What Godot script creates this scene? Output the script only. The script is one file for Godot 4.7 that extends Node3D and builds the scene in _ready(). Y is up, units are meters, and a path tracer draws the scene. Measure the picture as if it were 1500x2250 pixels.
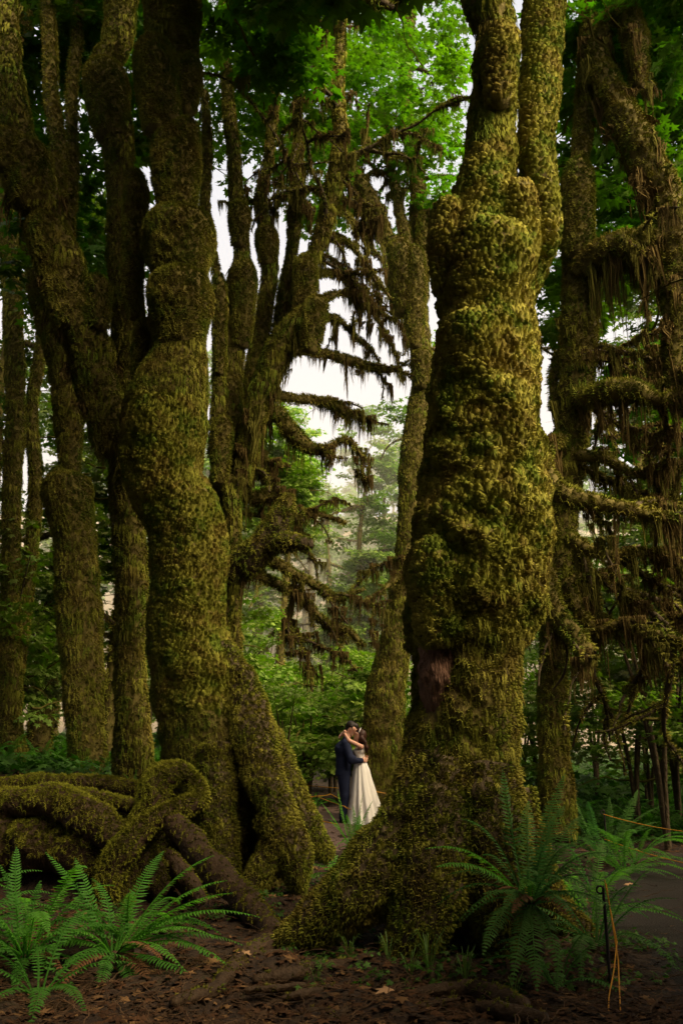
extends Node3D
# An old rain forest: two huge moss-covered maples, a couple embracing between them.

var rng := RandomNumberGenerator.new()
var nz := FastNoiseLite.new()
var nf := FastNoiseLite.new()
var M := {}
var used := {}
var tuft_pom: ArrayMesh
var tuft_fuzz: ArrayMesh
var tuft_hang: ArrayMesh
var sprays: Array = []
var drape_meshes: Array = []
var twig_mesh: ArrayMesh
var fresh := 0.0

class Tube:
	var v := PackedVector3Array()
	var n := PackedVector3Array()
	var rings := 0
	var segs := 0
	var mesh: ArrayMesh

class Scatter:
	var buf := PackedFloat32Array()
	var count := 0
	func put(b: Basis, o: Vector3, c: Color) -> void:
		buf.append_array(PackedFloat32Array([b.x.x, b.y.x, b.z.x, o.x, b.x.y, b.y.y, b.z.y, o.y, b.x.z, b.y.z, b.z.z, o.z, c.r, c.g, c.b, 1.0]))
		count += 1

func R(a: float, b: float) -> float:
	return rng.randf_range(a, b)

func ss(a: float, b: float, x: float) -> float:
	var t := clampf((x - a) / (b - a), 0.0, 1.0)
	return t * t * (3.0 - 2.0 * t)

# ---------------------------------------------------------------- naming
func numbered(called: String) -> String:
	if not used.has(called):
		used[called] = 0
		return called
	used[called] += 1
	return "%s_%03d" % [called, used[called]]

func thing(called: String, label: String, category: String, at: Vector3, group := "") -> Node3D:
	var o := Node3D.new()
	o.name = numbered(called)
	o.position = at
	add_child(o)
	tag(o, label, category, group)
	return o

func tag(o: Node, label: String, category: String, group := "") -> void:
	o.set_meta("label", label)
	o.set_meta("category", category)
	if group != "":
		o.set_meta("group", group)

func part(called: String, mesh: Mesh, mat: Material, parent: Node3D) -> MeshInstance3D:
	var o := MeshInstance3D.new()
	o.name = called
	o.mesh = mesh
	o.material_override = mat
	parent.add_child(o, true)
	return o

func structure(called: String, mesh: Mesh, mat: Material, label: String, category: String) -> MeshInstance3D:
	var o := MeshInstance3D.new()
	o.name = numbered(called)
	o.mesh = mesh
	o.material_override = mat
	add_child(o)
	o.set_meta("kind", "structure")
	tag(o, label, category)
	return o

func scatter_node(called: String, s: Scatter, mesh: Mesh, mat: Material, parent: Node3D) -> MultiMeshInstance3D:
	if s.count == 0:
		return null
	var mm := MultiMesh.new()
	mm.transform_format = MultiMesh.TRANSFORM_3D
	mm.use_colors = true
	mm.mesh = mesh
	mm.instance_count = s.count
	mm.buffer = s.buf
	var o := MultiMeshInstance3D.new()
	o.name = called
	o.multimesh = mm
	o.material_override = mat
	parent.add_child(o, true)
	o.set_meta("kind", "stuff")
	return o

# ---------------------------------------------------------------- meshes
func commit(v: PackedVector3Array, n: PackedVector3Array, idx: PackedInt32Array) -> ArrayMesh:
	var a := []
	a.resize(Mesh.ARRAY_MAX)
	a[Mesh.ARRAY_VERTEX] = v
	a[Mesh.ARRAY_NORMAL] = n
	a[Mesh.ARRAY_INDEX] = idx
	var m := ArrayMesh.new()
	m.add_surface_from_arrays(Mesh.PRIMITIVE_TRIANGLES, a)
	return m

func st_new() -> SurfaceTool:
	var st := SurfaceTool.new()
	st.begin(Mesh.PRIMITIVE_TRIANGLES)
	st.set_smooth_group(-1)
	return st

func tri(st: SurfaceTool, a: Vector3, b: Vector3, c: Vector3) -> void:
	st.add_vertex(a)
	st.add_vertex(b)
	st.add_vertex(c)

func quad(st: SurfaceTool, a: Vector3, b: Vector3, c: Vector3, d: Vector3) -> void:
	tri(st, a, b, c)
	tri(st, a, c, d)

func st_done(st: SurfaceTool) -> ArrayMesh:
	st.generate_normals()
	return st.commit()

# a strip that follows points, with the given half widths, its flat side towards "face"
func ribbon(st: SurfaceTool, pts: Array, w: Array, face: Vector3) -> void:
	var pl := Vector3.ZERO
	var pr := Vector3.ZERO
	for i in pts.size():
		var t: Vector3 = (pts[mini(i + 1, pts.size() - 1)] - pts[maxi(i - 1, 0)]).normalized()
		var side := t.cross(face).normalized()
		var l: Vector3 = pts[i] - side * w[i]
		var r: Vector3 = pts[i] + side * w[i]
		if i > 0:
			if w[i] < 0.0002:
				tri(st, pl, pr, pts[i])
			else:
				quad(st, pl, pr, r, l)
		pl = l
		pr = r

# a tapering, uneven round limb; p is a flat list of x, y, z, radius
func make_tube(p: Array, o: Vector3, ring: float, segs: int, amp: float, freq: float, sharp := 0.0) -> Tube:
	var n: int = p.size() / 4
	var c: Array[Vector3] = []
	var rr: Array[float] = []
	for i in n:
		c.append(Vector3(p[i * 4], p[i * 4 + 1], p[i * 4 + 2]))
		rr.append(p[i * 4 + 3])
	var pts := PackedVector3Array()
	var rad := PackedFloat32Array()
	for i in n - 1:
		var p0 := c[maxi(i - 1, 0)]
		var p3 := c[mini(i + 2, n - 1)]
		var r0 := rr[maxi(i - 1, 0)]
		var r3 := rr[mini(i + 2, n - 1)]
		var k := maxi(1, int(ceil(c[i].distance_to(c[i + 1]) / ring)))
		for j in k:
			var t := float(j) / k
			pts.append(c[i].cubic_interpolate(c[i + 1], p0, p3, t))
			rad.append(maxf(0.004, cubic_interpolate(rr[i], rr[i + 1], r0, r3, t)))
	pts.append(c[n - 1])
	rad.append(rr[n - 1])
	var T := Tube.new()
	T.rings = pts.size()
	T.segs = segs
	T.v.resize(T.rings * segs)
	T.n.resize(T.rings * segs)
	var dir := (pts[1] - pts[0]).normalized()
	var u := dir.cross(Vector3(0.31, 0.12, 0.94)).normalized()
	for i in T.rings:
		var d2 := (pts[mini(i + 1, T.rings - 1)] - pts[maxi(i - 1, 0)]).normalized()
		u = (u - d2 * u.dot(d2)).normalized()
		var w := d2.cross(u)
		var r := rad[i]
		for s in segs:
			var a := TAU * s / segs
			var e := u * cos(a) + w * sin(a)
			var q := pts[i] + e * r
			var d := amp * nz.get_noise_3d(q.x * freq, q.y * freq, q.z * freq) + amp * 0.45 * nz.get_noise_3d(q.x * freq * 2.7 + 31.0, q.y * freq * 2.7, q.z * freq * 2.7)
			if sharp > 0.0:
				d += sharp * absf(nf.get_noise_3d(q.x * freq * 5.0, q.y * freq * 1.2, q.z * freq * 5.0))
			T.v[i * segs + s] = pts[i] + e * (r * (1.0 + d)) - o
	for i in T.rings:
		for s in segs:
			var du := T.v[i * segs + (s + 1) % segs] - T.v[i * segs + (s + segs - 1) % segs]
			var dv := T.v[mini(i + 1, T.rings - 1) * segs + s] - T.v[maxi(i - 1, 0) * segs + s]
			T.n[i * segs + s] = du.cross(dv).normalized()
	var v := T.v.duplicate()
	var nn := T.n.duplicate()
	var idx := PackedInt32Array()
	for i in T.rings - 1:
		for s in segs:
			var a := i * segs + s
			var b := i * segs + (s + 1) % segs
			idx.append_array(PackedInt32Array([a, a + segs, b, b, a + segs, b + segs]))
	for e in 2:
		var row := 0 if e == 0 else T.rings - 1
		var at := v.size()
		v.append(pts[row] - o + (pts[row] - pts[1 if e == 0 else T.rings - 2]).normalized() * rad[row] * 0.5)
		nn.append((pts[row] - pts[1 if e == 0 else T.rings - 2]).normalized())
		for s in segs:
			var a := row * segs + s
			var b := row * segs + (s + 1) % segs
			if e == 0:
				idx.append_array(PackedInt32Array([at, a, b]))
			else:
				idx.append_array(PackedInt32Array([at, b, a]))
	T.mesh = commit(v, nn, idx)
	return T

# moss colours: patches of golden, olive, deep green and brown moss
func moss_tone(p: Vector3, gold: float) -> Color:
	var a := nz.get_noise_3d(p.x * 1.7 + 9.0, p.y * 1.7, p.z * 1.7) + 0.35 * nf.get_noise_3d(p.x * 7.0, p.y * 7.0, p.z * 7.0)
	var b := nz.get_noise_3d(p.x * 2.3, p.y * 2.3 + 50.0, p.z * 2.3) + R(-0.25, 0.25)
	var c := Color(0.145, 0.148, 0.020).lerp(Color(0.255, 0.232, 0.043), clampf(gold + a * 1.2, 0.0, 1.0))
	if b > 0.18:
		c = c.lerp(Color(0.090, 0.130, 0.015), clampf((b - 0.18) * 3.0, 0.0, 0.85))
	elif b < -0.28:
		c = c.lerp(Color(0.12, 0.07, 0.022), clampf((-0.28 - b) * 3.0, 0.0, 0.5))
	c = c.lerp(Color(0.15, 0.155, 0.016), fresh)
	var k := R(0.75, 1.25)
	return Color(c.r * k, c.g * k, c.b * k)

# scatter moss tufts over a tube. top = how far the tufts (all of one set of colours) keep to the upper side and leave the underside bare: 0 grows all round
func moss_on(T: Tube, o: Vector3, density: float, s: Scatter, size0: float, size1: float, top: float, gold: float, bare := [], from_y := -99.0, to_y := 99.0) -> void:
	var sg := T.segs
	for i in T.rings - 1:
		for k in sg:
			var a := i * sg + k
			var b := i * sg + (k + 1) % sg
			var e1 := T.v[b] - T.v[a]
			var e2 := T.v[a + sg] - T.v[a]
			var want := e1.cross(e2).length() * density
			var n := T.n[a]
			var wy := T.v[a].y + o.y
			if wy < from_y or wy > to_y:
				continue
			if top > 0.0:
				want *= lerpf(1.0, ss(-0.35, 0.45, n.y), top)
			var m := int(want)
			if rng.randf() < want - m:
				m += 1
			for j in m:
				var f := rng.randf()
				var g := rng.randf()
				var q := T.v[a].lerp(T.v[b], f).lerp(T.v[a + sg].lerp(T.v[b + sg], f), g)
				var w := q + o
				var skip := false
				for z in bare:
					if (w - z[0]).length() < z[1] * (1.0 + 0.5 * nz.get_noise_3d(w.x * 5.0, w.y * 2.5, w.z * 5.0)):
						skip = true
				if skip:
					continue
				var y := (n + Vector3(R(-0.3, 0.3), R(-0.3, 0.3), R(-0.3, 0.3))).normalized()
				var z2 := Vector3.UP - y * y.y
				if z2.length() < 0.2:
					z2 = Vector3(R(-1, 1), 0.01, R(-1, 1))
				z2 = (z2 - y * y.dot(z2)).normalized()
				var x := y.cross(z2)
				var sz := R(size0, size1)
				s.put(Basis(x * sz, y * sz * R(0.8, 1.2), z2 * sz), q, moss_tone(w, gold))

func build_small_meshes() -> void:
	# a drooping feathery moss tuft, about one unit across
	var st := st_new()
	for k in 24:
		var a := TAU * k / 24.0 * 5.4 + R(-0.3, 0.3)
		var lean := 0.12 + 0.8 * float(k) / 24.0
		var out := Vector3(cos(a), 0, sin(a))
		var p0 := out * 0.06 - Vector3(0, 0.25, 0)
		var p1 := out * lean * 0.42 + Vector3(0, 0.42 - 0.22 * lean + R(-0.06, 0.06), -0.04)
		var p2 := out * lean * R(0.6, 0.76) + Vector3(0, 0.34 - 0.42 * lean, -0.16)
		var p3 := out * lean * R(0.66, 0.88) + Vector3(0, 0.14 - 0.5 * lean, -0.30)
		var face := (out * lean + Vector3.UP).normalized()
		ribbon(st, [p0, p1, p2, p3], [0.03, 0.062, 0.05, 0.0], face)
	tuft_pom = st_done(st)
	st = st_new()
	for k in 13:
		var a := R(0, TAU)
		var out := Vector3(cos(a), 0, sin(a))
		var p0 := out * R(0.0, 0.4) - Vector3(0, 0.15, 0)
		var top := p0 + Vector3(0, R(0.6, 1.0), -0.1) + out * R(0.1, 0.55)
		ribbon(st, [p0, p0.lerp(top, 0.55) + Vector3(0, 0.1, 0), top + Vector3(0, -0.08, -0.08)], [0.05, 0.055, 0.0], Vector3(-out.z, 0.1, out.x))
	tuft_fuzz = st_done(st)
	# hanging strands: grow outwards a little and fall along -z (down the trunk)
	st = st_new()
	for k in 14:
		var x := R(-0.45, 0.45)
		var l := R(0.4, 1.25)
		ribbon(st, [Vector3(x, -0.04, 0.1), Vector3(x + R(-.05, .05), R(0.02, 0.1), -0.25 * l), Vector3(x + R(-.1, .1), R(0.0, 0.08), -0.65 * l), Vector3(x + R(-.14, .14), R(0.0, 0.06), -l)], [0.028, 0.03, 0.022, 0.0], Vector3(R(-0.3, 0.3), 1, 0))
	tuft_hang = st_done(st)
	for k in 3:
		sprays.append(make_spray(k))
	for k in 5:
		drape_meshes.append(make_drape(k))
	st = st_new()
	var pp := Vector3.ZERO
	var pd := Vector3(1, 0.1, 0)
	for i in 6:
		var q := pp + pd.normalized() * 0.2
		var w0 := 0.022 * (1.0 - i / 7.0)
		for s in 4:
			var e0 := Vector3(0, cos(TAU * s / 4), sin(TAU * s / 4))
			var e1 := Vector3(0, cos(TAU * (s + 1) / 4), sin(TAU * (s + 1) / 4))
			quad(st, pp + e0 * w0, pp + e1 * w0, q + e1 * w0 * 0.85, q + e0 * w0 * 0.85)
		if i % 2 == 1:
			ribbon(st, [q, q + Vector3(0.12, R(-.1, .12), R(-0.2, 0.2)), q + Vector3(0.25, R(-.12, .1), R(-0.25, 0.25))], [w0 * 0.7, w0 * 0.5, 0.0], Vector3.UP)
		pp = q
		pd += Vector3(0, R(-0.6, 0.5), R(-0.6, 0.6))
	twig_mesh = st_done(st)

func maple_leaf(st: SurfaceTool, base: Vector3, dir: Vector3, up: Vector3, size: float) -> void:
	var side := dir.cross(up).normalized()
	var nrm := side.cross(dir).normalized()
	var ang := [-2.3, -1.75, -1.35, -0.85, -0.5, 0.0, 0.5, 0.85, 1.35, 1.75, 2.3]
	var rad := [0.3, 0.5, 0.34, 0.72, 0.42, 0.85, 0.42, 0.72, 0.34, 0.5, 0.3]
	var mid := base + dir * size * 0.3
	var prev := Vector3.ZERO
	for i in 11:
		var r: float = rad[i] * size
		var q := mid + dir * cos(ang[i]) * r + side * sin(ang[i]) * r - nrm * (0.28 * r * r / size + (0.06 * size if i % 2 == 0 else 0.0))
		if i > 0:
			tri(st, mid, prev, q)
		prev = q

func make_spray(k: int) -> ArrayMesh:
	var st := st_new()
	for j in 9:
		var a := TAU * j / 9.0 + R(-0.4, 0.4)
		var r := R(0.08, 0.34)
		var out := Vector3(cos(a), 0, sin(a))
		var b := out * r + Vector3(0, R(-0.1, 0.08), 0)
		var d := (out + Vector3(R(-0.5, 0.5), R(-0.7, 0.1), R(-0.5, 0.5))).normalized()
		ribbon(st, [Vector3(0, -0.03, 0), b * 0.5 + Vector3(0, 0.03, 0), b], [0.004, 0.004, 0.003], Vector3.UP)
		maple_leaf(st, b, d, (Vector3.UP + Vector3(R(-0.5, 0.5), 0, R(-0.5, 0.5))).normalized(), R(0.12, 0.2))
	return st_done(st)

# a curtain of hanging moss: one unit wide along x, one unit long, in pointed locks of thin strands
func make_drape(k: int) -> ArrayMesh:
	var st := st_new()
	for lock in 13:
		var cx := R(-0.5, 0.5)
		var cz := R(-0.1, 0.1)
		var ll := (0.25 + 0.85 * pow(rng.randf(), 1.5)) * (1.1 - 1.2 * cx * cx)
		var tx := cx + R(-0.08, 0.08)
		var sway := R(-0.07, 0.07)
		var turn := R(0, TAU)
		for j in 14:
			var x := cx + R(-0.09, 0.09)
			var z := cz + R(-0.06, 0.06)
			var l := ll * R(0.35, 1.0)
			var pts := []
			var w := []
			for i in 6:
				var t := i / 5.0
				var g := t * t * 0.6
				pts.append(Vector3(lerpf(x, tx, g) + sway * sin(t * 4.0 + turn) + R(-0.02, 0.02), 0.1 - l * t, lerpf(z, cz, g) + sway * cos(t * 3.0 + turn) + R(-0.02, 0.02)))
				w.append([0.012, 0.013, 0.011, 0.009, 0.006, 0.0][i])
			ribbon(st, pts, w, Vector3(sin(j * 2.4 + lock), 0, cos(j * 2.4 + lock)))
	return st_done(st)

func drape(tree: Node3D, w: Vector3, yaw: float, width: float, length: float) -> void:
	var d := part("moss_drape", drape_meshes[rng.randi() % drape_meshes.size()], M.drape if rng.randf() < 0.6 else M.drape_green, tree)
	d.transform = Transform3D(Basis(Vector3(R(-1, 1), 0.01, R(-1, 1)).normalized(), R(-0.14, 0.14)) * Basis(Vector3.UP, yaw) * Basis.from_scale(Vector3(width, length, width * 1.2)), w - tree.position)

# hang drapes along a limb path
func drapes_along(tree: Node3D, p: Array, every: float, l0: float, l1: float, wide := 0.3) -> void:
	var n: int = p.size() / 4
	for i in n - 1:
		var a := Vector3(p[i * 4], p[i * 4 + 1], p[i * 4 + 2])
		var b := Vector3(p[i * 4 + 4], p[i * 4 + 5], p[i * 4 + 6])
		var m := maxi(1, int(a.distance_to(b) / every))
		for j in m:
			if rng.randf() < 0.3:
				continue
			var t := (j + R(0.1, 0.9)) / m
			var r: float = lerpf(p[i * 4 + 3], p[i * 4 + 7], t)
			if lerpf(a.y, b.y, t) < 2.1:
				continue
			var d := b - a
			var yaw := atan2(-d.z, d.x) if Vector2(d.x, d.z).length() > 0.3 * absf(d.y) else R(0, TAU)
			drape(tree, a.lerp(b, t) - Vector3(0, r * 0.35, 0), yaw + R(-0.4, 0.4), wide * R(0.5, 1.4) + r, lerpf(l0 * 0.5, l1 * 1.15, pow(rng.randf(), 1.6)))

# leaf sprays (and mossy twigs) in layered clumps through ellipsoids [x, y, z, rx, ry, rz, sprays]
func foliage(tree: Node3D, ells: Array, tint: Color, size: float, twigs := 0.3, disc := 0.45, mat := "leaf") -> void:
	var ss3 := [Scatter.new(), Scatter.new(), Scatter.new()]
	var tw := Scatter.new()
	for e in ells:
		var left: int = e[6]
		while left > 0:
			var d := Vector3(R(-1, 1), R(-1, 1), R(-1, 1))
			while d.length() > 1.0:
				d = Vector3(R(-1, 1), R(-1, 1), R(-1, 1))
			var c := Vector3(e[0] + d.x * e[3], e[1] + d.y * e[4], e[2] + d.z * e[5]) - tree.position
			var tilt := Basis(Vector3(R(-1, 1), 0.01, R(-1, 1)).normalized(), R(0.0, 0.45))
			var m := mini(left, rng.randi_range(7, 16))
			left -= m
			var tone := R(0.7, 1.3)
			var yel := R(0.0, 0.5)
			if rng.randf() < twigs:
				tw.put(Basis(Vector3.UP, R(0, TAU)) * Basis(Vector3(0, 0, 1), R(-0.5, 0.4)) * Basis.from_scale(Vector3.ONE * R(0.6, 1.5)), c + Vector3(R(-0.5, 0.2), R(-0.2, 0.2), R(-0.3, 0.3)), Color(0.075, 0.065, 0.016))
			for j in m:
				var a := R(0, TAU)
				var rr := sqrt(rng.randf()) * disc * (0.6 + size * 0.5)
				var q := c + tilt * Vector3(cos(a) * rr, R(-0.08, 0.08), sin(a) * rr)
				var b := tilt * Basis(Vector3.UP, R(0, TAU)) * Basis(Vector3(1, 0, 0), R(-0.35, 0.35))
				var k := tone * R(0.85, 1.15)
				ss3[rng.randi() % 3].put(b * Basis.from_scale(Vector3.ONE * size * R(0.75, 1.25)), q, Color((tint.r + yel * 0.075) * k, tint.g * k, tint.b * k))
	for i in 3:
		scatter_node("foliage", ss3[i], sprays[i], M[mat], tree)
	if tw.count:
		scatter_node("twigs", tw, twig_mesh, M.moss, tree)

func point_on(p: Array, t: float) -> Vector3:
	var n: int = p.size() / 4 - 1
	var i := mini(int(t * n), n - 1)
	var a := Vector3(p[i * 4], p[i * 4 + 1], p[i * 4 + 2])
	return a.lerp(Vector3(p[i * 4 + 4], p[i * 4 + 5], p[i * 4 + 6]), t * n - i)

# a crooked mossy limb with side branches
func wild_limb(tree: Node3D, at: Vector3, dir: Vector3, length: float, r: float, level: int, s: Scatter, droop := 0.25, hang := 0.5) -> void:
	var p := []
	var q := at
	var d := dir.normalized()
	var n := 6
	for i in n + 1:
		p += [q.x, q.y, q.z, maxf(0.012, r * (1.0 - 0.8 * i / n))]
		d = (d + Vector3(R(-0.4, 0.4), R(-0.4, 0.3) - droop * 0.4, R(-0.4, 0.4))).normalized()
		q += d * length / n
	var T := make_tube(p, tree.position, 0.12, 8, 0.35, 5.0)
	part("limb" if level > 0 else "branch", T.mesh, M.bark, tree)
	moss_on(T, tree.position, 520.0, s, 0.045, 0.075, 0.6, 0.25)
	if hang > 0.0:
		drapes_along(tree, p, 0.45 / hang, 0.2, 0.55, 0.2)
	if level > 0:
		for k in 3:
			var i := rng.randi_range(2, n - 1)
			var a := Vector3(p[i * 4], p[i * 4 + 1], p[i * 4 + 2])
			var dd := (dir + Vector3(R(-1, 1), R(-0.6, 0.6), R(-1, 1))).normalized()
			wild_limb(tree, a, dd, length * R(0.35, 0.6), r * 0.5, level - 1, s, droop, hang)

# ---------------------------------------------------------------- materials
func noise_tex(freq: float, ramp: Gradient, sd: int, octaves := 5, size := 512) -> NoiseTexture2D:
	var t := NoiseTexture2D.new()
	var n := FastNoiseLite.new()
	n.seed = sd
	n.frequency = freq
	n.fractal_octaves = octaves
	t.noise = n
	t.width = size
	t.height = size
	t.seamless = true
	t.color_ramp = ramp
	return t

func ramp(cols: Array) -> Gradient:
	var g := Gradient.new()
	var off := PackedFloat32Array()
	var cc := PackedColorArray()
	for i in cols.size():
		off.append(float(i) / (cols.size() - 1))
		var c: Color = cols[i]
		cc.append(c.linear_to_srgb())
	g.offsets = off
	g.colors = cc
	return g

func textured(cols: Array, freq: float, scale: Vector3, bump: float, rough: float, sd: int) -> StandardMaterial3D:
	var m := StandardMaterial3D.new()
	m.albedo_texture = noise_tex(freq, ramp(cols), sd)
	m.uv1_triplanar = true
	m.uv1_world_triplanar = true
	m.uv1_scale = scale
	m.roughness = rough
	m.metallic_specular = 0.3
	if bump > 0.0:
		m.heightmap_enabled = true
		m.heightmap_texture = noise_tex(freq * 1.6, ramp([Color.BLACK, Color.WHITE]), sd + 1)
		m.heightmap_scale = bump
	return m

func tinted(rough: float, back: Color, spec := 0.2) -> StandardMaterial3D:
	var m := StandardMaterial3D.new()
	m.vertex_color_use_as_albedo = true
	m.roughness = rough
	m.metallic_specular = spec
	if back.r + back.g + back.b > 0.0:
		m.backlight_enabled = true
		m.backlight = back
	return m

func plain(c: Color, rough: float, back := Color(0, 0, 0), spec := 0.3) -> StandardMaterial3D:
	var m := StandardMaterial3D.new()
	m.albedo_color = c.linear_to_srgb()
	m.roughness = rough
	m.metallic_specular = spec
	if back.r + back.g + back.b > 0.0:
		m.backlight_enabled = true
		m.backlight = back
	return m

func build_materials() -> void:
	M.moss = tinted(0.95, Color(0, 0, 0), 0.12)
	M.leaf = tinted(0.55, Color(0.75, 0.95, 0.30), 0.3)
	M.leaf_opaque = tinted(0.6, Color(0, 0, 0), 0.3)  # leaves without translucency, for deeper shade under the added unseen trees
	M.litter = tinted(0.85, Color(0, 0, 0), 0.25)
	M.trunk = textured([Color(0.035, 0.026, 0.012), Color(0.075, 0.058, 0.016), Color(0.11, 0.09, 0.022), Color(0.06, 0.06, 0.013)], 0.012, Vector3(0.9, 0.5, 0.9), 2.5, 0.95, 11)
	M.bark = textured([Color(0.03, 0.020, 0.014), Color(0.055, 0.040, 0.022), Color(0.075, 0.06, 0.022)], 0.02, Vector3(1.3, 0.6, 1.3), 2.0, 0.9, 21)
	M.bare_bark = textured([Color(0.05, 0.027, 0.016), Color(0.12, 0.062, 0.038), Color(0.20, 0.115, 0.075)], 0.022, Vector3(2.6, 0.5, 2.6), 3.0, 0.85, 27)
	M.root = textured([Color(0.018, 0.0105, 0.005), Color(0.036, 0.021, 0.010), Color(0.062, 0.039, 0.020)], 0.02, Vector3(1.2, 1.2, 1.2), 1.5, 0.75, 31)
	M.drape = plain(Color(0.085, 0.060, 0.020), 0.95, Color(0, 0, 0), 0.1)
	M.drape_green = plain(Color(0.105, 0.098, 0.020), 0.95, Color(0, 0, 0), 0.1)
	M.soil = textured([Color(0.011, 0.0075, 0.005), Color(0.020, 0.0125, 0.0085), Color(0.036, 0.022, 0.013), Color(0.018, 0.018, 0.007)], 0.02, Vector3(0.7, 0.7, 0.7), 3.0, 0.95, 41)
	M.path = textured([Color(0.010, 0.0078, 0.006), Color(0.018, 0.0138, 0.011), Color(0.034, 0.026, 0.020)], 0.06, Vector3(1.1, 1.1, 1.1), 1.6, 0.85, 51)
	M.trail = textured([Color(0.05, 0.032, 0.026), Color(0.09, 0.058, 0.048), Color(0.13, 0.085, 0.07)], 0.03, Vector3(0.8, 0.8, 0.8), 2.0, 0.9, 56)
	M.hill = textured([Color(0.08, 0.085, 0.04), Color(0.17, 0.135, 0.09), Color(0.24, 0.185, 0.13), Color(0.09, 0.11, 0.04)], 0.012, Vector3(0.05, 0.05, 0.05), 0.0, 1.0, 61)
	M.fern = plain(Color(0.030, 0.092, 0.012), 0.62, Color(0.35, 0.6, 0.15), 0.2)
	M.fern_bright = plain(Color(0.050, 0.138, 0.016), 0.62, Color(0.4, 0.7, 0.15), 0.2)
	M.fern_blue = plain(Color(0.033, 0.078, 0.013), 0.62, Color(0.25, 0.45, 0.2), 0.2)
	M.fern_dead = plain(Color(0.10, 0.045, 0.018), 0.8)
	M.rope = plain(Color(0.42, 0.20, 0.02), 0.75)
	M.iron = plain(Color(0.018, 0.014, 0.014), 0.6)
	M.grass = plain(Color(0.06, 0.12, 0.025), 0.6, Color(0.4, 0.5, 0.15))

# ---------------------------------------------------------------- ferns
func frond_mesh(a: Vector3, b: Vector3, lift: float, wide: float, pairs: int) -> ArrayMesh:
	# one sword-fern frond from a to b, arching up by lift, with its leaflets
	var st := st_new()
	var ab := b - a
	var mid := a.lerp(b, R(0.4, 0.52)) + Vector3(0, lift, 0) + ab.cross(Vector3.UP).normalized() * ab.length() * R(-0.13, 0.13)
	var pts := []
	var w := []
	for i in 13:
		var t := i / 12.0
		pts.append(a.lerp(mid, t).lerp(mid.lerp(b, t), t))
		w.append(0.0055 * (1.0 - t) + 0.0012)
	ribbon(st, pts, w, Vector3.UP)
	ribbon(st, pts, w, (b - a).cross(Vector3.UP).normalized())
	var lean := R(-0.25, 0.25)
	for i in pairs:
		var t := 0.12 + 0.88 * (i + 0.5) / pairs
		var c := a.lerp(mid, t).lerp(mid.lerp(b, t), t)
		var tg := ((mid - a).lerp(b - mid, t)).normalized()
		var side := tg.cross(Vector3.UP)
		if side.length() < 0.15:
			side = Vector3(1, 0, 0.2)
		side = side.normalized()
		var nrm := side.cross(tg).normalized()
		side = (side + nrm * lean).normalized()
		nrm = side.cross(tg).normalized()
		var l := (wide * minf(1.0, 0.45 + 2.6 * (t - 0.12)) * (1.0 - pow(t, 3.2)) * 1.04 + 0.006) * R(0.86, 1.08)
		var hw := 0.40 * a.distance_to(b) * 0.9 / pairs
		for sgn in [-1.0, 1.0]:
			if rng.randf() < 0.03:
				continue
			var d: Vector3 = (side * sgn + tg * R(0.18, 0.4) - nrm * R(0.05, 0.28)).normalized()
			var along: Vector3 = tg - d * tg.dot(d)
			var dip := -nrm * l * R(0.05, 0.2)
			var p0: Vector3 = c - along * hw * 0.55
			var p1: Vector3 = c + along * hw * 0.75
			var m0: Vector3 = c + d * l * 0.55 - along * hw * 0.72 + dip * 0.3 + nrm * 0.003
			var m1: Vector3 = c + d * l * 0.55 + along * hw * 0.72 + dip * 0.3
			var tip: Vector3 = c + d * l + along * l * 0.10 + dip
			quad(st, p0, p1, m1, m0)
			tri(st, m0, m1, tip)
	return st_done(st)

# fronds: [tip x, y, z, lift, material name]
func fern(called: String, label: String, at: Vector3, fronds: Array, wide: float, group := "", filler := 0, size := 1.0) -> Node3D:
	var f := thing(called, label, "fern", at, group)
	var core := make_tube([at.x, at.y - 0.25, at.z, 0.07, at.x, at.y + 0.0, at.z, 0.05, at.x, at.y + 0.05, at.z, 0.02], at, 0.03, 8, 0.3, 9.0)
	part("crown", core.mesh, M.root, f)
	for i in filler:
		var a := R(0, TAU)
		var up := R(-0.2, 0.6)
		var l := R(0.45, 0.75) * size
		fronds = fronds + [[at.x + cos(a) * l, at.y + l * up, at.z + sin(a) * l, l * R(0.2, 0.4), fronds[0][4] if i % 4 else "fern_dead"]]
	for q in fronds:
		var b := Vector3(q[0], q[1], q[2]) - at
		var ln := b.length()
		part("frond", frond_mesh(Vector3(b.x, 0, b.z).normalized() * 0.03 + Vector3(0, 0.04, 0), b, q[3], wide * clampf(ln, 0.35, 1.1), int(clampf(ln * 40.0, 16.0, 44.0))), M[q[4]], f)
	return f

func random_fern(called: String, label: String, at: Vector3, n: int, size: float, mat: String, group := "") -> Node3D:
	var fr := []
	for i in n:
		var a := TAU * i / n + R(-0.4, 0.4)
		var up := R(0.15, 0.95)
		var l := size * R(0.75, 1.1)
		var reach := l * sqrt(1.0 - up * up * 0.7)
		fr.append([at.x + cos(a) * reach, at.y + l * (up * 0.9 - 0.2), at.z + sin(a) * reach, l * R(0.25, 0.45), mat])
	return fern(called, label, at, fr, 0.085, group)

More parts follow.
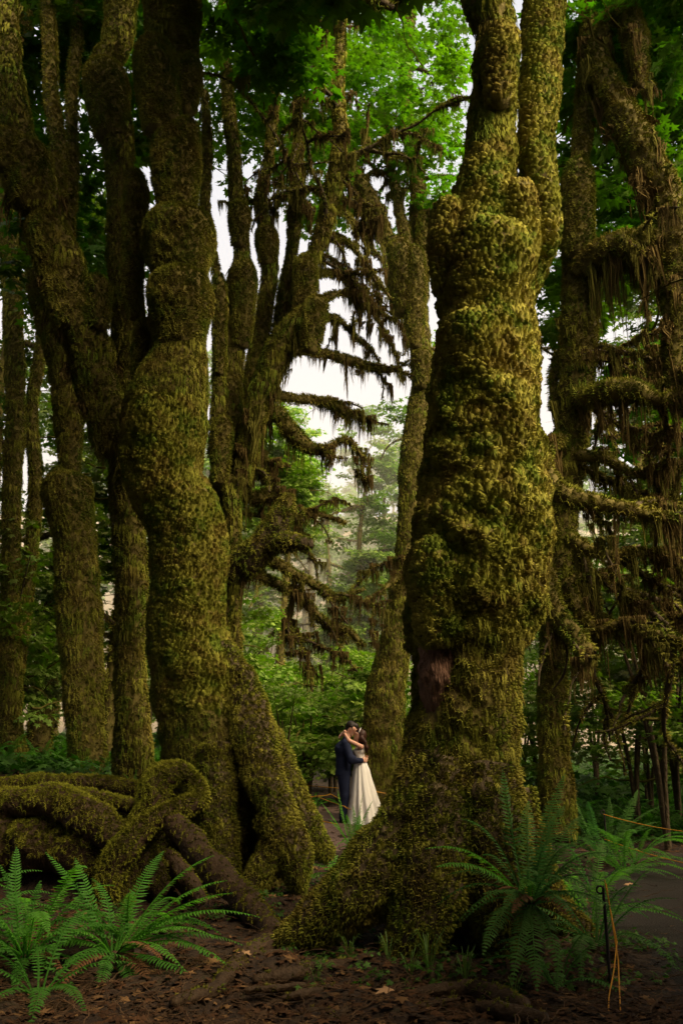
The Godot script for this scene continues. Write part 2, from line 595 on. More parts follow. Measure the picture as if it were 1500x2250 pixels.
# ---------------------------------------------------------------- bodies
class Field:
	var lo: Vector3
	var cell: float
	var nx: int
	var ny: int
	var nz: int
	var f := PackedFloat32Array()
	func _init(a: Vector3, b: Vector3, c: float) -> void:
		lo = a
		cell = c
		nx = int((b.x - a.x) / c) + 2
		ny = int((b.y - a.y) / c) + 2
		nz = int((b.z - a.z) / c) + 2
		f.resize(nx * ny * nz)
		f.fill(1.0)
	# a tapered capsule from a (radius ra) to b (radius rb), flattened by squash along z, joined smoothly over k
	func bone(a: Vector3, ra: float, b: Vector3, rb: float, k := 0.03, squash := 1.0) -> void:
		var m := maxf(ra, rb) * maxf(1.0, squash) + k + cell * 2.0
		var i0 := clampi(int((minf(a.x, b.x) - m - lo.x) / cell), 0, nx - 1)
		var i1 := clampi(int((maxf(a.x, b.x) + m - lo.x) / cell) + 1, 0, nx - 1)
		var j0 := clampi(int((minf(a.y, b.y) - m - lo.y) / cell), 0, ny - 1)
		var j1 := clampi(int((maxf(a.y, b.y) + m - lo.y) / cell) + 1, 0, ny - 1)
		var k0 := clampi(int((minf(a.z, b.z) - m - lo.z) / cell), 0, nz - 1)
		var k1 := clampi(int((maxf(a.z, b.z) + m - lo.z) / cell) + 1, 0, nz - 1)
		var ab := b - a
		var sq := Vector3(1, 1, 1.0 / squash)
		var ab2 := ab * sq
		var l2 := maxf(ab2.length_squared(), 1e-8)
		for z in range(k0, k1 + 1):
			for y in range(j0, j1 + 1):
				for x in range(i0, i1 + 1):
					var p := (lo + Vector3(x, y, z) * cell - a) * sq
					var t := clampf(p.dot(ab2) / l2, 0.0, 1.0)
					var d := (p - ab2 * t).length() - lerpf(ra, rb, t)
					var at := (z * ny + y) * nx + x
					var o := f[at]
					var h := maxf(k - absf(o - d), 0.0) / k
					f[at] = minf(o, d) - h * h * k * 0.25
	func cut(n: Vector3, w: float) -> void:  # keep where n.p < w
		for z in nz:
			for y in ny:
				for x in nx:
					var at := (z * ny + y) * nx + x
					if f[at] < cell * 3.0:
						f[at] = maxf(f[at], n.dot(lo + Vector3(x, y, z) * cell) - w)
	func add_to(st: SurfaceTool) -> void:
		var id := {}
		var vs := PackedVector3Array()
		var off := [0, 1, nx, nx + 1, nx * ny, nx * ny + 1, nx * ny + nx, nx * ny + nx + 1]
		var lim := cell * 2.0
		for z in nz - 1:
			for y in ny - 1:
				for x in nx - 1:
					var at := (z * ny + y) * nx + x
					if absf(f[at]) > lim:
						continue
					var mask := 0
					for q in 8:
						if f[at + off[q]] < 0.0:
							mask |= 1 << q
					if mask == 0 or mask == 255:
						continue
					var sum := Vector3.ZERO
					var cnt := 0
					for q in 8:
						for ax in [1, 2, 4]:
							if q & ax:
								continue
							var a := f[at + off[q]]
							var b := f[at + off[q | ax]]
							if (a < 0.0) != (b < 0.0):
								var t := a / (a - b)
								var c0 := Vector3(q & 1, (q >> 1) & 1, (q >> 2) & 1)
								var dd := Vector3(1 if ax == 1 else 0, 1 if ax == 2 else 0, 1 if ax == 4 else 0)
								sum += c0 + dd * t
								cnt += 1
					id[at] = vs.size()
					vs.append(lo + (Vector3(x, y, z) + sum / cnt) * cell)
		var sx := 1
		var sy := nx
		var sz := nx * ny
		for at: int in id:
			var a := f[at]
			for e in [[sx, sy, sz], [sy, sz, sx], [sz, sx, sy]]:
				var b := f[at + e[0]]
				if (a < 0.0) == (b < 0.0):
					continue
				if not (id.has(at - e[1]) and id.has(at - e[2]) and id.has(at - e[1] - e[2])):
					continue
				var q0 := vs[id[at]]
				var q1 := vs[id[at - e[1]]]
				var q2 := vs[id[at - e[1] - e[2]]]
				var q3 := vs[id[at - e[2]]]
				if a < 0.0:
					for v in [q0, q2, q1, q0, q3, q2]:
						st.add_vertex(v)
				else:
					for v in [q0, q1, q2, q0, q2, q3]:
						st.add_vertex(v)

func field_mesh(fields: Array) -> ArrayMesh:
	var st := SurfaceTool.new()
	st.begin(Mesh.PRIMITIVE_TRIANGLES)
	st.set_smooth_group(0)
	for f in fields:
		f.add_to(st)
	st.index()
	st.generate_normals()
	return st.commit()

# a hand of five fingers: wrist w, direction of the fingers d, back of the hand n, thumb side s
func hand(w: Vector3, d: Vector3, n: Vector3, s: Vector3, curl: float) -> Field:
	var f := Field.new(w - Vector3(0.16, 0.16, 0.16), w + Vector3(0.16, 0.16, 0.16), 0.005)
	f.bone(w - d * 0.03, 0.026, w + d * 0.02, 0.026, 0.01)
	for k in 4:
		var o := s * (0.030 - 0.02 * k)
		var knuckle: Vector3 = w + d * (0.085 - 0.004 * absf(k - 1)) + o
		f.bone(w + d * 0.015 + o * 0.6, 0.015, knuckle, 0.0115, 0.012)
		var l: float = [0.072, 0.08, 0.075, 0.058][k]
		var d1 := (d - n * curl * 0.5 + s * (0.06 - 0.04 * k)).normalized()
		var d2 := (d - n * curl * 1.4).normalized()
		var p1 := knuckle + d1 * l * 0.55
		f.bone(knuckle, 0.0100, p1, 0.0090, 0.004)
		f.bone(p1, 0.0090, p1 + d2 * l * 0.45, 0.0075, 0.004)
	var t0 := w + d * 0.02 + s * 0.028
	var t1 := t0 + (d * 0.6 + s * 0.7 - n * 0.3).normalized() * 0.042
	f.bone(w + d * 0.01 + s * 0.01, 0.016, t1, 0.011, 0.012)
	f.bone(t1, 0.0105, t1 + (d * 0.9 + s * 0.15 - n * 0.5 * curl).normalized() * 0.032, 0.008, 0.004)
	return f

# a head centred at c, face towards fw, up along uw
func head(c: Vector3, fw: Vector3, uw: Vector3, k: float) -> Field:
	var sd := fw.cross(uw).normalized()
	var f := Field.new(c - Vector3(0.17, 0.2, 0.17), c + Vector3(0.17, 0.2, 0.17), 0.006)
	f.bone(c - fw * 0.028 * k + uw * 0.035 * k, 0.086 * k, c + fw * 0.02 * k + uw * 0.03 * k, 0.078 * k, 0.03)
	f.bone(c + fw * 0.02 * k + uw * 0.0 * k, 0.068 * k, c + fw * 0.042 * k - uw * 0.085 * k, 0.038 * k, 0.04)
	for s in [-1.0, 1.0]:
		f.bone(c - fw * 0.01 * k - uw * 0.03 * k + sd * s * 0.045, 0.028 * k, c + fw * 0.05 * k - uw * 0.09 * k + sd * s * 0.012, 0.022 * k, 0.03)
		f.bone(c - fw * 0.012 * k + uw * 0.02 * k + sd * s * 0.078 * k, 0.013 * k, c - fw * 0.008 * k - uw * 0.022 * k + sd * s * 0.074 * k, 0.009 * k, 0.006)
		f.bone(c + fw * 0.088 * k + uw * 0.022 * k + sd * s * 0.045 * k, 0.009, c + fw * 0.092 * k + uw * 0.022 * k + sd * s * 0.012 * k, 0.009, 0.015)
	f.bone(c + fw * 0.088 * k + uw * 0.015 * k, 0.008, c + fw * 0.112 * k - uw * 0.028 * k, 0.012 * k, 0.012)
	f.bone(c + fw * 0.085 * k - uw * 0.058 * k - sd * 0.016, 0.009, c + fw * 0.085 * k - uw * 0.058 * k + sd * 0.016, 0.009, 0.008)
	f.bone(c - fw * 0.02 * k - uw * 0.05 * k, 0.055 * k, c - fw * 0.03 * k - uw * 0.15 * k, 0.055 * k, 0.03)
	return f

const PATHS := {
	"golden_trunk": [0.914,-0.163,-7,0.518,0.919,0.242,-7,0.48,0.899,0.661,-7,0.476,0.919,0.994,-7,0.45,0.946,1.335,-7,0.43,0.99,1.686,-7,0.422,1.027,2.047,-7,0.432,1.036,2.231,-7,0.481,1.079,2.494,-7,0.538,1.131,2.761,-7,0.56,1.187,3.074,-7,0.557,1.22,3.393,-7,0.525,1.225,3.804,-7,0.484,1.241,4.227,-7,0.468,1.279,4.575,-7,0.447,1.305,4.841,-7,0.431,1.325,5.112,-7,0.405,1.317,5.389,-7,0.398,1.309,5.671,-7,0.351,1.33,5.958,-7,0.327,1.343,6.202,-7,0.307,1.375,6.499,-7,0.273,1.43,6.803,-7,0.232,1.458,7.165,-7,0.215,1.496,7.589,-7,0.196,1.525,8.024,-7,0.191,1.55,8.359,-7,0.178,1.476,8.701,-7,0.238,1.5,9.587,-7,0.212,1.595,11.177,-7,0.162,1.785,15.681,-7,0.102],
	"golden_stem": [1.534,5.313,-7.2,0.227,1.78,5.891,-7.2,0.198,1.894,6.189,-7.2,0.173,1.885,6.34,-7.2,0.187,1.938,6.734,-7.25,0.17,1.962,7.25,-7.3,0.16,2.064,7.944,-7.4,0.201,2.126,8.452,-7.45,0.191,2.215,9.224,-7.5,0.204,2.55,11.308,-7.6,0.182,3.128,16.393,-7.8,0.149],
	"golden_burl": [1.514,7.411,-6.8,0.104,1.52,7.653,-6.72,0.132,1.536,7.891,-6.72,0.133,1.557,8.099,-6.75,0.092],
	"golden_burl2": [1.872,5.703,-6.9,0.067,1.898,5.955,-6.85,0.1,1.879,6.475,-6.9,0.116,1.809,6.917,-6.95,0.084],
	"golden_root": [[0.745,1.37,-6.9,0.224,0.612,0.846,-6.75,0.29,0.328,0.548,-6.6,0.28,0.048,0.337,-6.5,0.207,-0.19,0.176,-6.5,0.149,-0.382,0.036,-6.55,0.103,-0.568,-0.054,-6.7,0.07,-0.767,-0.142,-6.9,0.042],[0.809,1.171,-6.75,0.248,0.675,0.627,-6.45,0.275,0.555,0.269,-6.3,0.222,0.424,0.056,-6.25,0.164,0.358,-0.096,-6.2,0.107,0.204,-0.178,-6.1,0.058],[1.06,1.172,-6.7,0.246,1.057,0.567,-6.45,0.259,1.112,0.119,-6.35,0.172,1.133,-0.096,-6.2,0.091,1.145,-0.204,-6,0.046],[1.295,0.988,-7.1,0.194,1.507,0.323,-7.1,0.173,1.766,0.034,-7.1,0.112,2.029,-0.08,-7.2,0.05],[0.944,1.152,-7.4,0.306,0.819,0.58,-7.8,0.316,0.616,0.222,-8.3,0.222,0.478,0.092,-8.8,0.102]],
	"striped_trunk": [-0.923,-0.09,-9.6,0.562,-0.93,0.175,-9.6,0.566,-1.022,0.625,-9.6,0.568,-1.21,1.087,-9.6,0.565,-1.4,1.561,-9.6,0.55,-1.578,2.049,-9.6,0.494,-1.72,2.551,-9.6,0.427,-1.747,3.067,-9.6,0.412,-1.754,3.491,-9.6,0.429,-1.796,3.815,-9.6,0.428,-1.91,4.09,-9.6,0.426,-2.069,4.368,-9.6,0.434,-2.12,4.708,-9.6,0.476,-2.118,5.171,-9.6,0.487,-2.069,5.525,-9.6,0.44,-2.007,5.886,-9.6,0.353,-2.003,6.253,-9.6,0.297,-2.029,6.882,-9.6,0.251,-2.042,7.138,-9.6,0.228,-2.099,7.929,-9.6,0.206,-2.153,8.473,-9.6,0.196,-2.277,9.174,-9.6,0.186,-2.432,9.898,-9.6,0.184,-2.468,10.648,-9.6,0.203,-2.441,11.424,-9.6,0.302,-2.504,13.06,-9.6,0.319,-2.613,15.75,-9.6,0.276,-2.891,20.996,-9.6,0.17],
	"striped_burl": [[-2.105,9.606,-9.6,0.098,-2.023,9.919,-9.5,0.146,-2.068,10.363,-9.5,0.128,-2.152,10.955,-9.6,0.151,-2.224,11.688,-9.7,0.175],[-2.053,8.665,-9.4,0.094,-1.982,8.832,-9.35,0.122,-2.028,9.116,-9.4,0.123,-2.11,9.222,-9.4,0.067],[-2.223,9.138,-9.3,0.179,-2.348,9.561,-9.22,0.208,-2.442,10.043,-9.2,0.219,-2.472,10.368,-9.25,0.145],[-2.628,6.663,-9.9,0.093,-2.717,7.319,-9.9,0.123,-2.748,8.553,-9.9,0.147,-2.858,8.838,-9.9,0.079]],
	"striped_root": [[-1.36,2.438,-9.5,0.154,-1.158,1.99,-9.45,0.214,-0.912,1.501,-9.4,0.245,-0.682,1.05,-9.3,0.23,-0.463,0.677,-9.2,0.2,-0.276,0.439,-9.2,0.141,-0.116,0.298,-9.3,0.067],[-1.137,2.132,-9.4,0.178,-0.915,1.461,-9.15,0.221,-0.733,0.978,-8.9,0.179,-0.612,0.728,-8.8,0.168,-0.612,0.484,-8.75,0.157,-0.734,0.246,-8.7,0.14,-0.861,0.055,-8.65,0.107,-0.971,-0.055,-8.6,0.053],[-1.276,1.324,-9.2,0.264,-1.244,0.757,-9,0.18,-1.155,0.427,-8.9,0.152,-1.088,0.153,-8.8,0.102],[-0.674,0.764,-8.9,0.202,-0.48,0.402,-8.75,0.173,-0.43,0.166,-8.7,0.116,-0.386,0.027,-8.7,0.054],[-1.638,1.561,-9.6,0.268,-1.683,0.814,-9.5,0.216,-1.813,0.428,-9.3,0.167,-1.919,0.224,-9.2,0.103]],
	"dark_trunk": [-2.469,0.524,-10.9,0.277,-2.581,1.587,-10.9,0.203,-2.67,2.424,-10.9,0.174,-2.679,3.279,-10.8,0.189,-2.785,4.182,-10.8,0.206,-2.803,5.09,-10.7,0.239,-2.837,6.068,-10.7,0.231,-2.966,7.09,-10.7,0.218,-3.097,8.089,-10.7,0.195,-3.211,9.287,-10.7,0.181,-3.281,9.987,-10.6,0.221,-3.478,10.868,-10.6,0.235,-3.597,11.28,-10.6,0.168,-3.422,12.053,-10.7,0.227,-3.624,15.492,-10.8,0.228,-4.028,22.363,-10.9,0.185],
	"dark_stem": [-2.891,5.083,-10.5,0.268,-3.184,5.871,-10.4,0.261,-3.334,6.477,-10.3,0.272,-3.525,6.89,-10.2,0.291,-3.583,7.226,-10.2,0.208,-3.679,7.439,-10.1,0.293,-3.872,7.924,-10,0.256,-3.94,8.202,-10,0.191,-4.047,8.413,-9.9,0.285,-4.193,8.833,-9.8,0.276,-4.298,9.155,-9.8,0.192,-4.469,9.629,-9.8,0.232,-4.703,10.686,-9.8,0.198,-4.954,12.453,-9.8,0.196,-5.657,17.037,-9.8,0.17],
	"dark_limb": [[-3.962,8.055,-10.2,0.13,-4.054,9.065,-10.4,0.117,-4.075,9.673,-10.5,0.101,-4.327,10.787,-10.6,0.095,-4.502,12.053,-10.7,0.088,-4.892,14.521,-10.8,0.073],[-3.825,7.901,-10.4,0.105,-3.91,9.061,-10.6,0.101,-3.989,9.91,-10.8,0.076,-4.166,11.142,-11,0.074,-4.242,12.552,-11.2,0.072,-4.419,14.753,-11.4,0.065],[-4.227,8.695,-9.9,0.146,-4.425,8.969,-9.7,0.127,-4.722,9.093,-9.5,0.109],[-3.34,7.226,-10.2,0.111,-3.275,7.328,-10.2,0.102,-3.264,7.43,-10.2,0.06]],
	"bank_trunk": [-3.519,0.609,-13,0.395,-3.627,0.986,-13,0.292,-3.737,1.37,-13,0.262,-3.812,1.891,-13,0.27,-3.875,2.424,-13,0.29,-3.947,2.97,-13,0.304,-4.052,3.668,-13,0.303,-4.161,4.388,-13,0.302,-4.253,4.903,-13,0.31,-4.393,5.4,-13,0.276,-4.372,5.537,-13,0.215,-4.342,5.613,-13,0.14,-4.405,6.28,-13,0.207,-4.567,7.485,-13,0.272,-4.926,8.747,-13,0.325,-5.51,10.989,-13,0.29,-5.905,12.919,-13,0.266,-6.452,18.369,-13,0.218],
	"slim_trunk": [-5.533,0.781,-15,0.311,-5.662,1.669,-15,0.207,-5.725,2.432,-15,0.186,-5.864,4.022,-15,0.15,-6.029,5.706,-15,0.148,-6.134,7.492,-15,0.159,-6.516,10.383,-15,0.166,-7.15,14.696,-15,0.178,-7.916,20.984,-15,0.194],
	"slim_stem": [-5.658,2.446,-15.2,0.077,-5.729,4.945,-15.4,0.108,-5.808,6.302,-15.5,0.125,-6.067,7.737,-15.6,0.1,-6.104,9.817,-15.8,0.089,-6.543,14.377,-16,0.081],
	"draped_trunk": [-1.57,0.438,-12,0.239,-1.762,2.219,-12,0.199,-1.747,3.492,-12,0.192,-1.732,4.839,-12,0.193,-1.703,5.902,-12,0.207,-1.707,7.015,-12,0.193,-1.641,8.18,-12,0.169,-1.567,8.581,-12,0.19,-1.577,8.906,-12,0.105,-1.629,9.401,-12,0.125,-1.656,9.779,-12,0.155,-1.714,9.992,-12,0.098,-1.774,10.761,-12.1,0.1,-1.951,12.208,-12.2,0.082,-2.118,14.251,-12.3,0.075,-2.34,17.585,-12.4,0.069],
	"draped_stem": [[-1.562,5.038,-12.2,0.143,-1.393,6.814,-12.4,0.16,-1.286,7.89,-12.5,0.128,-1.181,8.797,-12.5,0.121,-1.227,9.477,-12.5,0.155,-1.256,9.736,-12.5,0.104,-1.368,10.262,-12.5,0.095,-1.258,11.149,-12.6,0.068,-1.186,12.652,-12.7,0.071,-1.17,14.775,-12.8,0.063,-1.181,18.369,-13,0.056],[-1.828,5.473,-11.8,0.107,-1.821,6.874,-11.7,0.084,-1.867,8.087,-11.7,0.082,-1.905,8.361,-11.7,0.052,-2.137,9.528,-11.7,0.067,-2.164,10.708,-11.7,0.064,-2.246,11.764,-11.7,0.046],[-1.45,5.055,-11.8,0.131,-1.198,6.247,-11.6,0.173,-0.906,7.035,-11.5,0.191,-0.638,7.39,-11.4,0.166,-0.416,7.586,-11.35,0.133,-0.337,7.773,-11.35,0.084],[-0.769,7.167,-12,0.087,-0.678,8.18,-12,0.115,-0.632,8.5,-12,0.134,-0.548,8.743,-12,0.152,-0.42,8.906,-12,0.108,-0.263,9.485,-12,0.122,-0.111,10.249,-12,0.129,-0.015,11.206,-12.1,0.104,-0.062,12.208,-12.2,0.087,0,13.75,-12.3,0.07,-0.043,16.469,-12.4,0.053],[-1.603,5.092,-11.7,0.122,-1.502,4.39,-11.6,0.087,-1.447,3.655,-11.5,0.058,-1.406,2.785,-11.5,0.049,-1.359,2.066,-11.5,0.048,-1.36,1.37,-11.5,0.051],[-1.094,7.138,-12.6,0.1,-0.944,8.577,-12.7,0.112,-0.849,9.408,-12.8,0.086,-0.8,10.295,-12.8,0.107,-0.767,11.571,-12.9,0.08,-0.839,13.422,-13,0.062]],
	"draped_snag": [-1.573,3.675,-11.6,0.211,-1.212,3.857,-11.4,0.209,-0.943,4.171,-11.3,0.179,-0.821,4.46,-11.25,0.119,-0.749,4.589,-11.25,0.1,-0.738,4.7,-11.25,0.06],
	"draped_stub": [-1.02,3.993,-11.3,0.148,-0.699,3.996,-11.1,0.117,-0.512,3.96,-11,0.096,-0.396,3.936,-10.95,0.072],
	"draped_limb": [[-1.428,5.83,-12,0.095,-1.012,6.15,-11.8,0.102,-0.731,5.789,-11.7,0.116,-0.462,5.543,-11.7,0.092,-0.197,5.507,-11.6,0.053,0.066,5.646,-11.6,0.038,0.323,5.3,-11.5,0.023],[-1.67,4.978,-12,0.101,-1.267,4.873,-12,0.093,-1.017,4.967,-12.2,0.087,-0.755,4.811,-12.4,0.056,-0.348,4.795,-12.6,0.04,0.071,4.703,-12.8,0.029],[-1.453,3.868,-11.6,0.081,-1.061,3.924,-11.8,0.075,-0.64,3.683,-11.8,0.067,-0.319,3.521,-11.8,0.055,-0.063,3.36,-11.8,0.048,0.127,3.424,-11.8,0.037,0.318,3.488,-11.8,0.022],[-1.451,3.804,-11.6,0.073,-1.039,3.656,-12,0.068,-0.724,3.527,-12.2,0.065,-0.458,3.295,-12.2,0.061,-0.195,3.033,-12.2,0.06,0.065,2.968,-12.2,0.049,0.323,2.742,-12.2,0.023],[-0.853,7.097,-11.7,0.063,-0.356,7.302,-12.2,0.062,0.073,7.377,-12.6,0.068,0.442,7.304,-12.7,0.064,0.742,7.27,-12.8,0.043,0.95,7.326,-12.8,0.022],[-1.168,6.39,-11.6,0.07,-0.752,6.41,-11.9,0.063,-0.42,6.499,-12.2,0.065,-0.105,6.424,-12.2,0.081,0.139,6.274,-12.2,0.048,0.279,6.349,-12.2,0.024],[-0.652,7.864,-12,0.074,-0.371,8.34,-12.5,0.064,-0.076,8.676,-12.8,0.053,0.309,8.747,-13,0.049,0.702,8.513,-13.2,0.041,0.941,8.437,-13.3,0.023],[-0.617,8.5,-12,0.075,-0.302,8.941,-12.6,0.061,0.08,9.272,-13.3,0.046,0.401,9.031,-13.5,0.042,0.809,8.39,-13.8,0.033],[-0.364,9.152,-12,0.076,-0.153,9.628,-12.6,0.062,0.161,9.904,-13.3,0.047,0.49,9.634,-13.6,0.043,0.914,9.222,-14,0.029],[-0.235,9.653,-12,0.068,-0.078,10.225,-12.7,0.059,0.164,10.525,-13.4,0.043,0.453,10.19,-13.6,0.038,0.675,10.162,-14,0.029],[-0.69,7.552,-12,0.065,-0.368,8.012,-12.5,0.056,-0.077,8.32,-13,0.044,0.234,8.136,-13.3,0.041,0.555,8.027,-13.6,0.028],[-0.639,3.65,-11.8,0.044,-0.703,3.28,-11.9,0.041,-0.73,2.961,-11.9,0.033,-0.633,2.834,-11.9,0.026,-0.38,2.866,-11.9,0.018]],
	"far_trunk": [0.9,-0.247,-17.6,0.522,0.79,0.851,-17.6,0.431,0.817,1.545,-17.6,0.414,0.902,2.435,-17.6,0.368,1.062,3.257,-17.6,0.313,1.247,4.195,-17.6,0.272,1.406,5.455,-17.6,0.246,1.466,6.457,-17.6,0.234,1.547,7.49,-17.6,0.254,1.711,8.553,-17.6,0.234,1.769,9.262,-17.6,0.179,1.802,9.76,-17.6,0.221,1.713,10.779,-17.6,0.249,1.703,11.709,-17.6,0.252,1.762,12.905,-17.6,0.205,1.834,14.213,-17.7,0.175,1.68,15.84,-17.8,0.161,1.617,17.965,-17.9,0.148,1.788,20.221,-18,0.134,1.908,25.169,-18.2,0.122],
	"far_limb": [[1.636,10.955,-17.5,0.203,1.453,11.882,-17.3,0.262,1.268,12.347,-17.2,0.277,1.042,12.525,-17.2,0.175,0.856,13.053,-17.1,0.205,0.524,13.705,-17,0.191,0.19,14.378,-17,0.178,0.064,15.189,-17,0.15,-0.163,16.472,-17,0.122,-0.335,18.48,-17,0.094],[1.797,11.073,-17.3,0.158,1.825,12.171,-17.2,0.16,1.888,13.001,-17.2,0.14,1.917,13.302,-17.2,0.088],[1.617,12.234,-17.3,0.146,1.374,13.19,-17.3,0.118,1.288,13.995,-17.4,0.105,1.095,15.208,-17.5,0.092,1.013,17.005,-17.6,0.079],[1.42,5.021,-17.4,0.066,1.023,4.599,-17.2,0.046,0.779,4.376,-17,0.032,0.456,4.099,-17,0.019]],
	"curtain_trunk": [2.357,0.461,-9.9,0.197,2.38,1.567,-9.9,0.147,2.448,2.588,-9.9,0.144,2.554,3.392,-9.9,0.155,2.666,4.203,-9.8,0.165,2.809,5.071,-9.8,0.18,2.929,5.933,-9.7,0.195,3.027,6.875,-9.7,0.208,3.059,7.862,-9.7,0.196,3.097,8.547,-9.7,0.156,3.157,8.863,-9.7,0.104,3.351,9.987,-9.7,0.134,3.569,11.633,-9.8,0.14,4.024,16.199,-9.9,0.114],
	"curtain_limb": [[3.411,10.724,-9.6,0.14,3.51,9.632,-9.3,0.157,3.715,8.7,-9.1,0.174,3.928,7.772,-9,0.19,3.952,6.778,-8.9,0.169,3.822,5.783,-8.9,0.137,3.728,5.222,-8.9,0.074],[3.419,10.42,-9.6,0.107,3.641,10.831,-9.4,0.138,3.841,10.806,-9.3,0.17,3.873,10.188,-9.2,0.142,3.844,9.614,-9.2,0.086],[3.02,7.138,-9.6,0.171,3.255,7.242,-9.3,0.185,3.496,7.209,-9.1,0.174,3.699,7.114,-9,0.144,3.775,6.778,-9,0.071],[2.864,5.406,-9.6,0.109,3.096,5.34,-9.2,0.133,3.341,5.276,-9,0.12,3.524,5.123,-8.9,0.074,3.844,5.135,-8.8,0.06,4.242,5.028,-8.7,0.04],[2.666,4.975,-9.7,0.087,2.312,4.569,-9.2,0.068,2.292,4.181,-9,0.1,2.473,3.984,-8.9,0.104,2.782,3.878,-8.8,0.084,3.127,3.755,-8.7,0.064,3.602,3.609,-8.6,0.044,3.97,3.487,-8.5,0.025],[2.48,3.405,-9.7,0.091,2.325,3.083,-9.4,0.08,2.342,2.772,-9.2,0.085,2.477,2.49,-9.1,0.096,2.582,2.325,-9,0.069],[2.566,3.12,-9.6,0.068,2.728,2.623,-9.3,0.059,2.994,2.624,-9.2,0.058,3.247,2.548,-9.1,0.051,3.63,2.42,-9,0.044],[2.606,3.682,-9.5,0.076,2.793,3.466,-9.3,0.06,3.263,3.413,-9.2,0.036,3.786,3.508,-9.1,0.026],[2.813,4.708,-9.6,0.071,3.1,4.617,-9.5,0.056,3.421,4.405,-9.4,0.049,3.973,4.521,-9.3,0.055],[2.597,3.21,-9.8,0.063,2.953,3.337,-9.9,0.05,3.24,3.193,-10,0.043,3.618,2.828,-10.1,0.032],[2.634,5.37,-9.8,0.059,2.692,5.948,-10,0.053,2.911,6.297,-10.2,0.047,2.944,6.93,-10.4,0.036],[2.646,3.922,-9.8,0.05,2.785,3.612,-9.9,0.057,2.97,3.193,-10,0.05,3.074,2.774,-10.1,0.043]],
	"striped_cushion": [[-2.032,7.012,-9.55,0.309,-2.046,7.292,-9.55,0.392,-2.061,7.577,-9.55,0.448,-2.072,7.807,-9.55,0.415,-2.078,7.913,-9.55,0.28,-2.08,7.962,-9.55,0.1],[-1.965,6.081,-9.5,0.267,-1.98,6.378,-9.5,0.338,-1.995,6.681,-9.5,0.387,-2.007,6.926,-9.5,0.358,-2.013,7.039,-9.5,0.242,-2.016,7.091,-9.5,0.086],[-2.067,7.792,-9.4,0.205,-2.096,8.185,-9.4,0.26,-2.125,8.585,-9.4,0.299,-2.153,8.91,-9.4,0.277,-2.161,9.061,-9.4,0.187,-2.165,9.13,-9.4,0.067],[-2.332,8.999,-9.3,0.188,-2.378,9.423,-9.3,0.238,-2.424,9.856,-9.3,0.274,-2.473,10.208,-9.3,0.254,-2.482,10.372,-9.3,0.172,-2.487,10.447,-9.3,0.061],[-2.064,9.441,-9.45,0.126,-2.062,9.693,-9.45,0.159,-2.06,9.949,-9.45,0.182,-2.05,10.155,-9.45,0.168,-2.054,10.25,-9.45,0.113,-2.057,10.294,-9.45,0.04],[-1.989,8.69,-9.3,0.115,-1.996,8.827,-9.3,0.145,-2.003,8.966,-9.3,0.165,-2.008,9.077,-9.3,0.152,-2.011,9.129,-9.3,0.103,-2.012,9.152,-9.3,0.036],[-2.126,10.401,-9.5,0.152,-2.143,10.764,-9.5,0.192,-2.161,11.132,-9.5,0.221,-2.176,11.432,-9.5,0.204,-2.183,11.57,-9.5,0.138,-2.186,11.634,-9.5,0.049],[-2.457,5.59,-9.75,0.09,-2.465,5.883,-9.75,0.114,-2.473,6.18,-9.75,0.13,-2.474,6.42,-9.75,0.121,-2.481,6.532,-9.75,0.081,-2.484,6.583,-9.75,0.029]],
	"golden_cushion": [[1.306,4.791,-6.9,0.273,1.32,5.146,-6.9,0.347,1.334,5.509,-6.9,0.4,1.344,5.806,-6.9,0.372,1.351,5.944,-6.9,0.252,1.354,6.007,-6.9,0.089],[0.968,5.36,-6.95,0.129,0.985,5.64,-6.95,0.164,1.002,5.925,-6.95,0.188,1.02,6.157,-6.95,0.175,1.024,6.265,-6.95,0.118,1.025,6.314,-6.95,0.042],[1.165,4.291,-6.75,0.177,1.163,4.507,-6.75,0.224,1.16,4.726,-6.75,0.257,1.151,4.903,-6.75,0.238,1.155,4.985,-6.75,0.161,1.156,5.023,-6.75,0.057],[1.482,7.212,-6.75,0.117,1.503,7.479,-6.75,0.149,1.524,7.751,-6.75,0.171,1.546,7.971,-6.75,0.158,1.551,8.074,-6.75,0.107,1.553,8.12,-6.75,0.038],[1.613,5.456,-6.8,0.111,1.622,5.733,-6.8,0.141,1.63,6.016,-6.8,0.162,1.633,6.246,-6.8,0.15,1.638,6.353,-6.8,0.102,1.641,6.401,-6.8,0.036],[1.433,2.417,-6.75,0.156,1.454,2.704,-6.75,0.198,1.475,2.998,-6.75,0.227,1.494,3.237,-6.75,0.211,1.5,3.348,-6.75,0.143,1.503,3.399,-6.75,0.051],[0.746,2.124,-6.7,0.148,0.754,2.38,-6.7,0.188,0.761,2.643,-6.7,0.216,0.768,2.856,-6.7,0.2,0.771,2.955,-6.7,0.135,0.772,3.001,-6.7,0.048],[1.386,3.502,-6.7,0.156,1.389,3.764,-6.7,0.198,1.391,4.031,-6.7,0.227,1.387,4.248,-6.7,0.211,1.392,4.349,-6.7,0.143,1.394,4.395,-6.7,0.051]],
